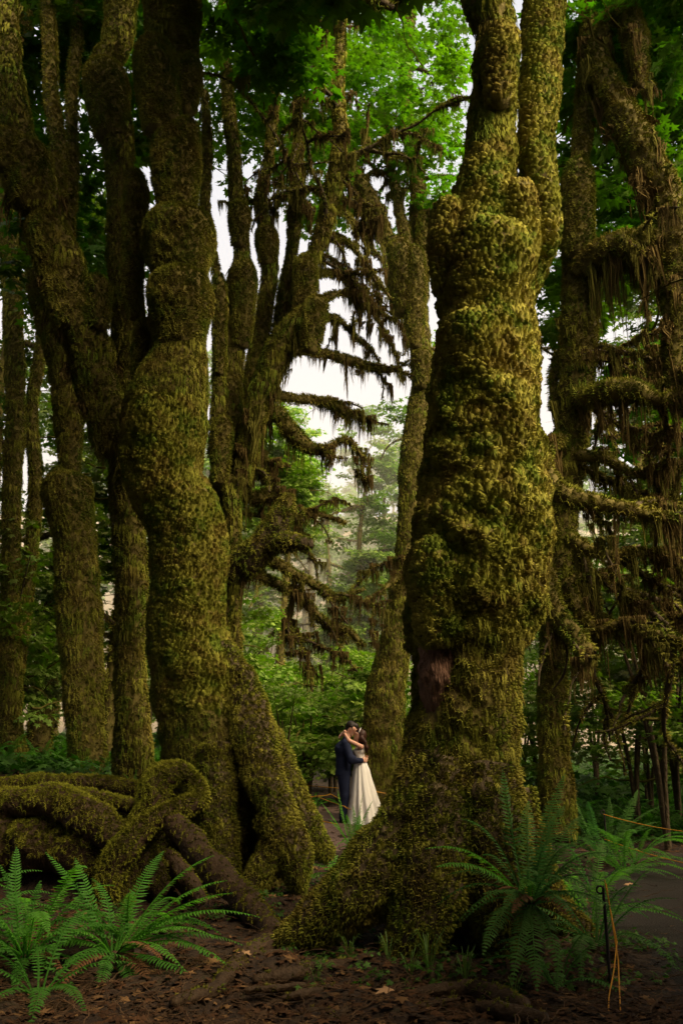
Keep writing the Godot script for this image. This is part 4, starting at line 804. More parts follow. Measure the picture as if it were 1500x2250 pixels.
# ---------------------------------------------------------------- ground
func rise(x: float, z: float) -> float:
	var d := -z
	var h := 1.0 * ss(-1.0, -3.6, x) * ss(9.2, 12.2, d)
	h += 0.55 * ss(-0.9, -1.6, x) * ss(8.6, 9.8, d) * (1.0 - ss(9.2, 12.2, d))
	var flat := 1.0 - exp(-(pow(x - 0.3, 2.0) + pow(z + 16.7, 2.0)) / 4.0)
	var trail := ss(0.7, 1.6, absf(x - trail_x(z))) if d < 12.5 else 1.0
	h += (0.09 * nz.get_noise_2d(x * 0.9, z * 0.9) + 0.04 * nz.get_noise_2d(x * 3.1, z * 3.1)) * flat * (0.15 + 0.85 * trail)
	h += 0.016 * nf.get_noise_2d(x * 9.0, z * 9.0) * flat
	h += 0.02 * maxf(0.0, d - 22.0) * (1.0 - ss(60.0, 90.0, d))
	h += 34.0 * ss(52.0, 130.0, d) + 2.0 * nz.get_noise_2d(x * 0.05, z * 0.05) * ss(40.0, 80.0, d)
	return h

func trail_x(z: float) -> float:
	var d := -z
	return 2.75 + 0.05 * d + 2.6 * ss(7.5, 13.0, d) * ss(7.5, 13.0, d)

func spread(lo: float, hi: float, fine0: float, fine1: float, step: float, grow: float) -> PackedFloat32Array:
	var a := PackedFloat32Array()
	var x := fine0
	while x < fine1:
		a.append(x)
		x += step
	a.append(fine1)
	var s := step
	while a[a.size() - 1] < hi:
		s *= grow
		a.append(minf(hi, a[a.size() - 1] + s))
	var b := PackedFloat32Array()
	x = fine0
	s = step
	while x > lo:
		s *= grow
		x = maxf(lo, x - s)
		b.append(x)
	b.reverse()
	b.append_array(a)
	return b

func build_ground() -> void:
	var xs := spread(-320.0, 320.0, -5.0, 5.5, 0.075, 1.16)
	var zs := spread(-330.0, 120.0, -18.0, -3.5, 0.085, 1.14)
	var v := PackedVector3Array()
	var n := PackedVector3Array()
	for z in zs:
		for x in xs:
			v.append(Vector3(x, rise(x, z), z))
	var w := xs.size()
	n.resize(v.size())
	for j in zs.size():
		for i in w:
			var a := v[j * w + mini(i + 1, w - 1)] - v[j * w + maxi(i - 1, 0)]
			var b := v[mini(j + 1, zs.size() - 1) * w + i] - v[maxi(j - 1, 0) * w + i]
			n[j * w + i] = b.cross(a).normalized()
	var near := PackedInt32Array()
	for j in zs.size() - 1:
		for i in w - 1:
			var a := j * w + i
			near.append_array(PackedInt32Array([a, a + 1, a + w, a + 1, a + w + 1, a + w]))
	structure("ground", commit(v, n, near), M.soil, "dark brown forest floor of soil and leaf litter under the trees", "ground")
	# the far hillside
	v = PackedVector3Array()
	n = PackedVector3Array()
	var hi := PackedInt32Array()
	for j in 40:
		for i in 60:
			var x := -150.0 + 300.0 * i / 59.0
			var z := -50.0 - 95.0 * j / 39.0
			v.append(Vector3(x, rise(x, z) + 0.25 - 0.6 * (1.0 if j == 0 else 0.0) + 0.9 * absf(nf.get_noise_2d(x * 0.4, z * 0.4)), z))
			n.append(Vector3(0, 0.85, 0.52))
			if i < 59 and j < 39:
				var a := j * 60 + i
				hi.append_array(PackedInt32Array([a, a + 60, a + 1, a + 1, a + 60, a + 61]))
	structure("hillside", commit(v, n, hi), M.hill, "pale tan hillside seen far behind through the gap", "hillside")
	# the trail beside the great tree and the trodden clearing where the couple stands
	var st := st_new()
	for strip in 2:
		var last := []
		for k in 60:
			var t := k / 59.0
			var row := []
			for q in 9:
				var u := q / 8.0 * 2.0 - 1.0
				var x := 0.0
				var z := 0.0
				if strip == 0:
					z = lerpf(2.0, -12.6, t)
					x = trail_x(z) + u * (1.15 + 0.12 * nz.get_noise_2d(z * 4.0, u * 3.0))
				row.append(Vector3(x, rise(x, z) + 0.02 - 0.03 * pow(absf(u), 6.0), z))
			if k > 0 and strip == 0:
				for q in 8:
					quad(st, last[q], last[q + 1], row[q + 1], row[q])
			last = row
	structure("trail", st_done(st), M.path, "dark gravel trail beside the rope stake and big fern", "trail")
	st = st_new()
	var last2 := []
	for k in 50:
		var t := k / 49.0
		var row := []
		for q in 9:
			var u := q / 8.0 * 2.0 - 1.0
			var z := lerpf(-11.8, -24.0, t)
			var x := lerpf(-0.75, 0.1, t) + u * (0.85 + 0.5 * sin(t * PI) + 0.15 * nz.get_noise_2d(z * 4.0, u * 3.0))
			row.append(Vector3(x, rise(x, z) + 0.018 - 0.035 * pow(absf(u), 4.0), z))
		if k > 0:
			for q in 8:
				quad(st, last2[q], last2[q + 1], row[q + 1], row[q])
		last2 = row
	structure("path", st_done(st), M.trail, "reddish brown trodden path running past the embracing couple", "path")

func on_ground(x: float, z: float) -> Vector3:
	return Vector3(x, rise(x, z), z)

func build_litter() -> void:
	var st := st_new()
	maple_leaf(st, Vector3(-0.3, 0, 0), Vector3(1, 0.1, 0), Vector3.UP, 1.0)
	var leaf := st_done(st)
	var s := Scatter.new()
	var tw := Scatter.new()
	for i in 17000:
		var d := 4.3 + 14.0 * pow(rng.randf(), 1.6)
		var x := R(-0.62, 0.5) * d
		var b := Basis(Vector3(R(-1, 1), 0.1, R(-1, 1)).normalized(), R(0.0, 0.6)) * Basis(Vector3.UP, R(0, TAU))
		var on_trail := d < 12.0 and absf(x - trail_x(-d)) < 1.2
		if on_trail and rng.randf() < 0.85:
			continue
		var k := R(0.4, 1.2)
		var c := Color(0.055 * k, 0.026 * k, 0.011 * k) if rng.randf() < 0.8 else Color(0.12 * k, 0.066 * k, 0.027 * k)
		s.put(b * Basis.from_scale(Vector3.ONE * R(0.02, 0.085)), on_ground(x, -d) + Vector3(0, 0.012, 0), c)
		if i % 3 == 0:
			tw.put(Basis(Vector3.UP, R(0, TAU)) * Basis(Vector3(0, 0, 1), R(-0.08, 0.08)) * Basis.from_scale(Vector3(1, 0.6, 1) * R(0.08, 0.3)), on_ground(x + 0.1, -d) + Vector3(0, 0.01, 0), Color(0.065 * k, 0.038 * k, 0.02 * k))
	var o := scatter_node("leaf_litter", s, leaf, M.litter, self)
	tag(o, "small brown dead leaves scattered over the forest floor", "leaf litter")
	o = scatter_node("twig_litter", tw, twig_mesh, M.litter, self)
	tag(o, "thin brown twigs and needles strewn over the soil", "twig litter")
	for q in [[3.0, -7.15], [1.75, -6.1], [2.6, -5.6], [0.05, -8.15], [-0.35, -7.9], [-0.2, -7.75], [0.1, -7.9], [-0.7, -6.3], [-0.62, -6.1], [-0.45, -6.5], [0.9, -5.3], [-0.2, -5.5], [0.25, -5.15], [2.2, -8.4], [2.9, -9.3]]:
		var f := part("fallen_leaf", leaf, M.dead_leaf if rng.randf() < 0.6 else M.dead_leaf_pale, self)
		f.name = numbered("fallen_leaf_tmp").replace("_tmp", "")
		f.transform = Transform3D(Basis(Vector3(R(-1, 1), 0.1, R(-1, 1)).normalized(), R(0.0, 0.35)) * Basis(Vector3.UP, R(0, TAU)) * Basis.from_scale(Vector3.ONE * R(0.07, 0.11)), on_ground(q[0], q[1]) + Vector3(0, 0.03, 0))
		tag(f, "curled orange brown fallen maple leaf lying on the forest floor", "leaf", "fallen maple leaves")

# ---------------------------------------------------------------- trees
func moss_parts(tree: Node3D, pom: Scatter, fuzz: Scatter, hang: Scatter) -> void:
	scatter_node("moss", pom, tuft_pom, M.moss, tree)
	scatter_node("moss_fuzz", fuzz, tuft_fuzz, M.moss, tree)
	scatter_node("moss_strands", hang, tuft_hang, M.moss, tree)

func base_of(p: Array) -> Vector3:
	return Vector3(p[0], rise(p[0], p[2]), p[2])

func build_great_trees() -> void:
	var P := PATHS
	# the golden, swollen one
	var t := thing("maple_tree", "massive maple swollen with golden clumped moss, a strip of bare bark low on it", "tree", base_of(P.golden_trunk))
	var o := t.position
	var pom := Scatter.new()
	var fz := Scatter.new()
	var hg := Scatter.new()
	var bare := [[Vector3(0.71, 2.1, -6.68), 0.15], [Vector3(0.69, 1.85, -6.66), 0.14], [Vector3(0.73, 2.33, -6.72), 0.10], [Vector3(0.69, 1.62, -6.66), 0.08]]
	var T := make_tube(P.golden_trunk, o, 0.045, 72, 0.13, 2.8)
	part("trunk", T.mesh, M.trunk, t)
	moss_on(T, o, 760.0, pom, 0.048, 0.082, 0.0, 0.55, bare, 2.2, 7.4)
	moss_on(T, o, 420.0, pom, 0.04, 0.07, 0.0, 0.2, [], 7.4, 12.0)
	moss_on(T, o, 300.0, hg, 0.07, 0.15, 0.0, -0.1, [], 6.9, 12.0)
	moss_on(T, o, 900.0, fz, 0.03, 0.055, 0.0, 0.15, bare, -1.0, 2.6)
	moss_on(T, o, 260.0, hg, 0.05, 0.10, 0.0, 0.15, bare, 0.3, 2.9)
	for k in ["golden_stem", "golden_burl", "golden_burl2"]:
		T = make_tube(P[k], o, 0.05, 40, 0.14, 2.6)
		part("stem" if k == "golden_stem" else "burl", T.mesh, M.trunk, t)
		moss_on(T, o, 700.0, pom, 0.045, 0.08, 0.0, 0.45)
	for p in P.golden_cushion:
		T = make_tube(p, o, 0.04, 44, 0.10, 3.0)
		part("moss_cushion", T.mesh, M.trunk, t)
		moss_on(T, o, 720.0, pom, 0.046, 0.08, 0.0, 0.5)
	for p in P.golden_root:
		T = make_tube(p, o, 0.05, 36, 0.22, 2.6)
		part("root", T.mesh, M.bark, t)
		moss_on(T, o, 1200.0, fz, 0.03, 0.055, 0.0, 0.05, bare)
		moss_on(T, o, 160.0, pom, 0.035, 0.055, 0.0, 0.1, bare)
	# bare strip of bark
	T = make_tube([0.79, 2.5, -6.82, 0.06, 0.775, 2.3, -6.79, 0.12, 0.765, 2.0, -6.765, 0.15, 0.75, 1.75, -6.755, 0.14, 0.74, 1.5, -6.78, 0.06], o, 0.03, 36, 0.2, 4.0, 0.3)
	part("bare_bark", T.mesh, M.bare_bark, t)
	for p in P.soil_root:
		T = make_tube(p, o, 0.03, 12, 0.4, 5.0, 0.3)
		part("root", T.mesh, M.root, t)
		moss_on(T, o, 300.0, fz, 0.018, 0.032, 1.0, 0.0)
	moss_parts(t, pom, fz, hg)
	foliage(t, CROWNS.golden, Color(0.055, 0.12, 0.018), 1.5)
	# the one built of stacked moss cushions
	t = thing("maple_tree", "tall maple ringed by stacked moss cushions, its split roots beside the root tangle", "tree", base_of(P.striped_trunk))
	o = t.position
	pom = Scatter.new()
	fz = Scatter.new()
	hg = Scatter.new()
	T = make_tube(P.striped_trunk, o, 0.05, 64, 0.10, 2.4)
	part("trunk", T.mesh, M.trunk, t)
	moss_on(T, o, 640.0, pom, 0.052, 0.09, 0.0, 0.2, [], 1.7, 5.3)
	moss_on(T, o, 1300.0, fz, 0.028, 0.05, 0.0, 0.1, [], -1.0, 2.4)
	moss_on(T, o, 1100.0, fz, 0.03, 0.055, 0.0, 0.15, [], 4.6, 13.0)
	moss_on(T, o, 200.0, hg, 0.07, 0.14, 0.0, 0.0, [], 5.0, 13.0)
	for p in P.striped_burl:
		T = make_tube(p, o, 0.05, 30, 0.12, 3.0)
		part("burl", T.mesh, M.trunk, t)
		moss_on(T, o, 900.0, fz, 0.04, 0.07, 0.0, 0.1)
	for p in P.striped_cushion:
		T = make_tube(p, o, 0.04, 40, 0.09, 3.2)
		part("moss_cushion", T.mesh, M.trunk, t)
		moss_on(T, o, 1000.0, fz, 0.04, 0.07, 0.0, 0.2)
	fresh = 0.3
	for p in P.striped_root:
		T = make_tube(p, o, 0.05, 32, 0.22, 2.8)
		part("root", T.mesh, M.bark, t)
		moss_on(T, o, 1200.0, fz, 0.03, 0.055, 0.0, 0.2)
		moss_on(T, o, 200.0, pom, 0.035, 0.055, 0.0, 0.3)
	fresh = 0.0
	moss_parts(t, pom, fz, hg)
	foliage(t, CROWNS.striped, Color(0.075, 0.18, 0.02), 1.1)

func middle_tree(called: String, label: String, trunk: Array, others: Array, limbs: Array, every: float, l0: float, l1: float, wide: float, gold := 0.1, dens := 420.0, cushions := []) -> Node3D:
	var t := thing(called, label, "tree", base_of(trunk))
	var o := t.position
	var fz := Scatter.new()
	var hg := Scatter.new()
	var T := make_tube(trunk, o, 0.07, 36, 0.14, 2.4)
	part("trunk", T.mesh, M.trunk, t)
	moss_on(T, o, dens * 1.4, fz, 0.038, 0.068, 0.0, gold)
	moss_on(T, o, dens * 0.16, hg, 0.08, 0.16, 0.0, gold - 0.15)
	for p in others:
		T = make_tube(p, o, 0.07, 24, 0.18, 3.0)
		part("stem", T.mesh, M.trunk, t)
		moss_on(T, o, dens * 1.4, fz, 0.038, 0.068, 0.0, gold)
		moss_on(T, o, dens * 0.2, hg, 0.08, 0.17, 0.0, gold - 0.15)
	for p in cushions:
		T = make_tube(p, o, 0.05, 28, 0.1, 3.2)
		part("moss_cushion", T.mesh, M.trunk, t)
		moss_on(T, o, dens * 1.6, fz, 0.045, 0.075, 0.0, gold + 0.1)
	for p in limbs:
		T = make_tube(p, o, 0.06, 14, 0.28, 4.5)
		part("limb", T.mesh, M.trunk, t)
		moss_on(T, o, dens * 1.3, fz, 0.045, 0.08, 0.5, gold + 0.1)
		if every > 0.0:
			drapes_along(t, p, every, l0, l1, wide)
			for k in 4:
				var u := R(0.35, 1.0)
				var a := point_on(p, u)
				var dv := point_on(p, minf(1.0, u + 0.1)) - point_on(p, maxf(0.0, u - 0.1))
				wild_limb(t, a, dv.normalized() + Vector3(R(-0.9, 0.9), R(-0.7, 0.6), R(-0.9, 0.9)), R(0.4, 1.1), 0.022, 0, fz, 0.2, 0.25)
	scatter_node("moss_fuzz", fz, tuft_fuzz, M.moss, t)
	scatter_node("moss_strands", hg, tuft_hang, M.moss, t)
	return t

func build_middle_trees() -> void:
	var P := PATHS
	var t := middle_tree("maple_tree", "dark mossy maple with a heavy leaning stem close behind the cushioned maple", P.dark_trunk, [P.dark_stem], P.dark_limb, 0.0, 0, 0, 0, 0.1, 420.0, P.dark_cushion)
	foliage(t, CROWNS.dark, Color(0.045, 0.11, 0.016), 1.2)
	drapes_along(t, P.dark_stem, 0.35, 0.35, 0.9, 0.35)
	t = middle_tree("maple_tree", "straight furry trunk with a flat moss collar, on the ferny bank", P.bank_trunk, [], [], 0.0, 0, 0, 0, 0.1, 420.0, P.bank_cushion)
	t = middle_tree("maple_tree", "slim dark mossy trunk with a thinner stem, far along the ferny bank", P.slim_trunk, [P.slim_stem], [], 0.0, 0, 0, 0)
	t = middle_tree("maple_tree", "many-stemmed maple hung with brown moss curtains and a broken snag limb", P.draped_trunk, P.draped_stem, P.draped_limb, 0.3, 0.25, 0.75, 0.22, 0.05, 420.0, P.draped_cushion)
	var o := t.position
	var s := Scatter.new()
	for k in ["draped_snag", "draped_stub"]:
		var T := make_tube(P[k], o, 0.06, 18, 0.22, 4.0)
		part("snag_limb", T.mesh, M.bark, t)
		moss_on(T, o, 500.0, s, 0.045, 0.08, 0.5, 0.0)
	drapes_along(t, P.draped_snag, 0.25, 0.4, 0.75, 0.3)
	drapes_along(t, P.draped_stem[2], 0.14, 0.5, 1.25, 0.3)
	drapes_along(t, P.draped_stem[3].slice(0, 24), 0.3, 0.4, 0.8, 0.25)
	for k in 6:
		wild_limb(t, point_on(P.draped_stem[3], R(0.1, 0.75)), Vector3(0.8, R(-0.5, 0.0), R(-0.6, 0.2)), R(0.8, 1.7), 0.035, 1, s, 0.5, 0.3)
	for k in 4:
		wild_limb(t, point_on(P.draped_trunk, R(0.15, 0.32)), Vector3(0.9, R(-0.5, 0.1), R(-0.5, 0.3)), R(1.0, 1.8), 0.035, 1, s, 0.4, 0.3)
	for k in 14:
		wild_limb(t, point_on(P.draped_stem[[0, 3, 5, 3][k % 4]], R(0.45, 0.95)), Vector3(R(-0.6, 1.0), R(0.0, 0.7), R(-0.6, 0.5)), R(1.2, 2.4), 0.045, 1, s, 0.3, 0.35)
	scatter_node("moss_limbs", s, tuft_fuzz, M.moss, t)
	foliage(t, CROWNS.draped, Color(0.10, 0.21, 0.022), 0.72, 0.6)
	t = middle_tree("maple_tree", "dark leaning maple rising directly behind the embracing couple", P.far_trunk, [], P.far_limb, 0.35, 0.3, 0.9, 0.35, 0.0, 300.0, P.far_cushion)
	s = Scatter.new()
	for k in 12:
		wild_limb(t, point_on(P.far_limb[0] if k % 2 else P.far_trunk, R(0.5, 0.97)), Vector3(R(-0.8, 0.8), R(0.0, 0.8), R(-0.6, 0.6)), R(1.5, 3.0), 0.06, 1, s, 0.3, 0.35)
	scatter_node("moss_limbs", s, tuft_fuzz, M.moss, t)
	foliage(t, CROWNS.far, Color(0.105, 0.22, 0.024), 0.78, 0.5)
	t = middle_tree("maple_tree", "maple with crooked limbs and long dark moss curtains beside the trail", P.curtain_trunk, [], P.curtain_limb, 0.22, 0.35, 0.95, 0.26, 0.05, 420.0, P.curtain_cushion)
	drapes_along(t, P.curtain_limb[2], 0.07, 0.9, 1.6, 0.4)
	drapes_along(t, P.curtain_limb[3], 0.1, 0.6, 1.3, 0.3)
	drapes_along(t, P.curtain_limb[0], 0.2, 0.5, 1.2, 0.4)
	s = Scatter.new()
	for k in 16:
		wild_limb(t, point_on(P.curtain_limb[[3, 4, 6, 7, 8, 9, 10, 11][k % 8]], R(0.2, 0.9)) if k % 3 else point_on(P.curtain_trunk, R(0.12, 0.5)), Vector3(R(-0.4, 1), R(-0.6, 0.3), R(-0.5, 0.2)), R(0.9, 2.0), 0.05, 1, s, 0.3, 0.6)
	scatter_node("moss_limbs", s, tuft_fuzz, M.moss, t)
	foliage(t, CROWNS.curtain, Color(0.07, 0.17, 0.02), 1.0, 0.5)

func simple_tree(called: String, label: String, at: Vector3, h: float, r: float, ells: Array, tint: Color, size: float, group := "", limbs := 4, lean := Vector3.ZERO, mat := "leaf") -> Node3D:
	var t := thing(called, label, "tree", at, group)
	var p := []
	for i in 6:
		var k := i / 5.0
		p += [at.x + lean.x * k + R(-0.15, 0.15) * i * 0.3, at.y - 0.2 + (h * 0.82 + 0.2) * k, at.z + lean.z * k, r * (1.25 - 0.95 * k)]
	var T := make_tube(p, at, 0.25, 14, 0.2, 1.6)
	part("trunk", T.mesh, M.trunk, t)
	var s := Scatter.new()
	moss_on(T, at, 60.0, s, 0.08, 0.14, 0.0, 0.0)
	for k in limbs:
		var y := R(0.3, 0.78)
		var a := R(0, TAU)
		wild_limb(t, at + lean * (y / 0.82) + Vector3(0, h * y, 0), Vector3(cos(a), R(-0.1, 0.6), sin(a)), R(0.15, 0.3) * h, r * 0.35, 0, s, 0.2, 0.4)
	scatter_node("moss_fuzz", s, tuft_fuzz, M.moss, t)
	foliage(t, ells, tint, size, 0.25, 0.45, mat)
	return t

func shrub(label: String, at: Vector3, h: float, w: float, n: int, tint: Color, size: float, group: String) -> Node3D:
	var t := thing("vine_maple", label, "shrub", at, group)
	for k in 3:
		var p := []
		var a := R(0, TAU)
		for i in 5:
			var q := i / 4.0
			p += [at.x + cos(a) * w * 0.6 * q * q, at.y - 0.1 + h * 0.9 * q, at.z + sin(a) * w * 0.6 * q * q, 0.045 * (1.15 - q)]
		part("stem", make_tube(p, at, 0.2, 6, 0.2, 3.0).mesh, M.bark, t)
	foliage(t, [[at.x, at.y + h * 0.62, at.z, w, h * 0.42, w * 0.8, n]], tint, size, 0.2, 0.6)
	return t

func build_forest() -> void:
	# trees farther back
	var green := Color(0.11, 0.175, 0.038)
	var far_group := "trees of the wood behind"
	for q in FAR_TREES:
		var at := on_ground(q[0], q[1])
		var h: float = q[2]
		var w: float = q[3]
		var ells := []
		for k in 5:
			ells.append([at.x + R(-0.5, 0.5) * w, at.y + h * R(0.16, 0.95), at.z + R(-0.5, 0.5) * w, w * R(0.6, 0.9), h * 0.16, w * 0.7, int(q[4] / 2.2)])
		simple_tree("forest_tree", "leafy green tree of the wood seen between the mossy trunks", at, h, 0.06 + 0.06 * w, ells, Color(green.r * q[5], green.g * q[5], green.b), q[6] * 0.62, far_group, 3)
	for q in SHRUBS:
		var at := on_ground(q[0], q[1])
		shrub("bright green vine maple bush growing in the wood behind", at, q[2], q[3], int(q[4] * 2.6), Color(0.14 * q[5], 0.225 * q[5], 0.034), q[6] * 0.58, "vine maples of the understorey")
	# unseen trees added round the camera, crowns placed to shade foreground and trunks
	for q in SHADE_TREES:
		var at := on_ground(q[0], q[1])
		var ells := []
		var over := Vector3(q[7], 0, q[8]) if q.size() > 7 else at
		for k in 5:
			ells.append([over.x + R(-0.6, 0.6) * q[3], q[4] + R(-0.5, 0.5) * q[5], over.z + R(-0.6, 0.6) * q[3], q[3] * 0.8, q[5] * 0.5, q[3] * 0.8, int(q[6] / 5.0)])
		simple_tree("forest_tree", "unseen mossy maple added round the clearing to cast shade", at, q[2], 0.4, ells, Color(0.05, 0.11, 0.018), 2.4, "unseen shade trees round the clearing", 2, Vector3(over.x - at.x, 0, over.z - at.z), "leaf_opaque")

func build_tangle() -> void:
	var P: Array = PATHS.tangle
	var at := on_ground(-2.3, -8.6)
	var t := thing("root_tangle", "tangle of thick exposed roots, one looped, with yellow-green moss on top", "roots", at)
	var s := Scatter.new()
	fresh = 0.75
	for i in P.size():
		var T := make_tube(P[i], at, 0.04, 30, 0.3, 3.0, 0.3)
		part("root", T.mesh, M.root, t)
		if i == 0 or i == 1:
			moss_on(T, at, 2600.0, s, 0.026, 0.05, 0.8, 0.35)
		elif i != 5 and i != 7:
			moss_on(T, at, 1500.0, s, 0.026, 0.05, 1.0, 0.2)
		else:
			moss_on(T, at, 420.0, s, 0.024, 0.04, 1.0, 0.0)
	scatter_node("moss", s, tuft_fuzz, M.moss, t)
	fresh = 0.0

# ---------------------------------------------------------------- small plants, ropes
func build_ferns() -> void:
	for f in FERNS:
		var b: Array = f[2]
		fern("sword_fern", f[1], Vector3(b[0], maxf(b[1], rise(b[0], b[2])), b[2]), f[3], f[4] * 1.25, "", int(f[5]), f[6])
	var k := 0
	for q in WILD_FERNS:
		random_fern("sword_fern", "small sword fern among the undergrowth of the wood", on_ground(q[0], q[1]), int(q[2]), q[3], ["fern", "fern_bright"][k % 2], "ferns of the undergrowth")
		k += 1
	for q in THICKET:
		random_fern("sword_fern", "dim sword fern in the thicket before the root tangle", on_ground(q[0], q[1]), int(q[2]), q[3], ["fern", "fern_bright", "fern"][k % 3], "fern thicket before the root tangle")
		k += 1
	for q in BESIDE:
		random_fern("sword_fern", "arching sword fern along the edge of the dark gravel trail", on_ground(q[0], q[1]), int(q[2]), q[3], ["fern_blue", "fern"][k % 2], "ferns along the trail")
		k += 1
	var st := st_new()
	for j in 14:
		var a := R(0, TAU)
		var l := R(0.5, 1.0)
		var out := Vector3(cos(a), 0, sin(a))
		ribbon(st, [out * 0.05, out * 0.16 + Vector3(0, 0.5 * l, 0), out * 0.4 * l + Vector3(0, 0.8 * l, 0), out * 0.65 * l + Vector3(0, 0.72 * l, 0)], [0.012, 0.014, 0.009, 0.0], out)
	var g := st_done(st)
	for q in [[0.55, -5.95, 0.32], [0.3, -6.05, 0.2], [0.42, -5.8, 0.22], [0.75, -5.75, 0.24], [1.0, -5.5, 0.18], [-0.15, -5.75, 0.16], [0.05, -6.2, 0.2]]:
		var o := part("grass_tuft", g, M.grass, self)
		o.name = numbered("grass_tuft_tmp").replace("_tmp", "")
		o.transform = Transform3D(Basis(Vector3.UP, R(0, TAU)) * Basis.from_scale(Vector3.ONE * q[2]), on_ground(q[0], q[1]))
		tag(o, "thin tuft of grass at the foot of the golden maple's roots", "grass tuft", "grass tufts")
	# low green ground cover far off beyond the trail and on the bank
	var s := Scatter.new()
	for i in 2600:
		var x := R(1.6, 9.0)
		var z := R(-13.5, -24.0)
		if rng.randf() < 0.42:
			x = R(-9.0, -2.0)
			z = R(-11.5, -22.0)
		var c := R(0.6, 1.2)
		s.put(Basis(Vector3.UP, R(0, TAU)) * Basis.from_scale(Vector3.ONE * R(0.5, 1.1)), on_ground(x, z) + Vector3(0, R(0.02, 0.35) * (0.4 + 0.6 * absf(nz.get_noise_2d(x, z))), 0), Color(0.05 * c, 0.12 * c, 0.018 * c))
	for i in 2200:
		var x := R(2.5, 16.0) if i % 3 else R(-16.0, -3.0)
		var z := R(-20.0, -48.0)
		var c := R(0.6, 1.2)
		s.put(Basis(Vector3.UP, R(0, TAU)) * Basis.from_scale(Vector3.ONE * R(1.2, 2.4)), on_ground(x, z) + Vector3(0, R(0.05, 0.6), 0), Color(0.06 * c, 0.13 * c, 0.02 * c))
	for i in 420:
		var c0: Vector3 = [Vector3(0.4, 0, -6.2), Vector3(-0.6, 0, -8.2), Vector3(1.6, 0, -6.4), Vector3(-2.0, 0, -7.4), Vector3(0.2, 0, -9.3), Vector3(1.9, 0, -8.6)][i % 6]
		var x := c0.x + R(-1, 1) * 0.8
		var z := c0.z + R(-1, 1) * 0.7
		var c := R(0.5, 1.2)
		s.put(Basis(Vector3.UP, R(0, TAU)) * Basis.from_scale(Vector3.ONE * R(0.12, 0.3)), on_ground(x, z) + Vector3(0, R(0.02, 0.06), 0), Color(0.055 * c, 0.13 * c, 0.016 * c))
	var gc := scatter_node("ground_cover", s, sprays[0], M.leaf, self)
	tag(gc, "low leafy green seedlings and ground cover about the trunks, trail and bank", "ground cover")

func rope_mesh(pts: Array, o: Vector3, r: float, sag: float) -> ArrayMesh:
	var p := []
	for i in pts.size() - 1:
		for k in 7:
			var t := k / 7.0
			var q: Vector3 = pts[i].lerp(pts[i + 1], t) - Vector3(0, sag * 4.0 * t * (1.0 - t), 0)
			p += [q.x, q.y, q.z, r]
	var e: Vector3 = pts[pts.size() - 1]
	p += [e.x, e.y, e.z, r]
	return make_tube(p, o, 0.08, 7, 0.12, 14.0).mesh

func build_ropes() -> void:
	for q in STAKES:
		var at := on_ground(q[0], q[1])
		var t := thing("rope_stake", q[3], "stake", at, q[4])
		var h: float = q[2]
		part("shaft", make_tube([at.x, at.y - 0.1, at.z, 0.010, at.x, at.y + h * 0.5, at.z, 0.010, at.x, at.y + h - 0.03, at.z, 0.009, at.x, at.y + h, at.z, 0.008], at, 0.05, 8, 0.05, 8.0).mesh, M.iron, t)
		var ey := []
		for i in 9:
			ey += [at.x - 0.02 + 0.022 * cos(TAU * i / 8.0), at.y + h - 0.02 + 0.022 * sin(TAU * i / 8.0), at.z + 0.004, 0.006]
		part("eye_loop", make_tube(ey, at, 0.01, 6, 0.0, 1.0).mesh, M.iron, t)
	for q in ROPES:
		var pts := []
		for i in q[0].size() / 3:
			pts.append(Vector3(q[0][i * 3], q[0][i * 3 + 1], q[0][i * 3 + 2]))
		var t := part("rope", rope_mesh(pts, Vector3.ZERO, q[1], q[2]), M.rope, self)
		t.name = numbered("rope_tmp").replace("_tmp", "")
		tag(t, q[3], "rope")

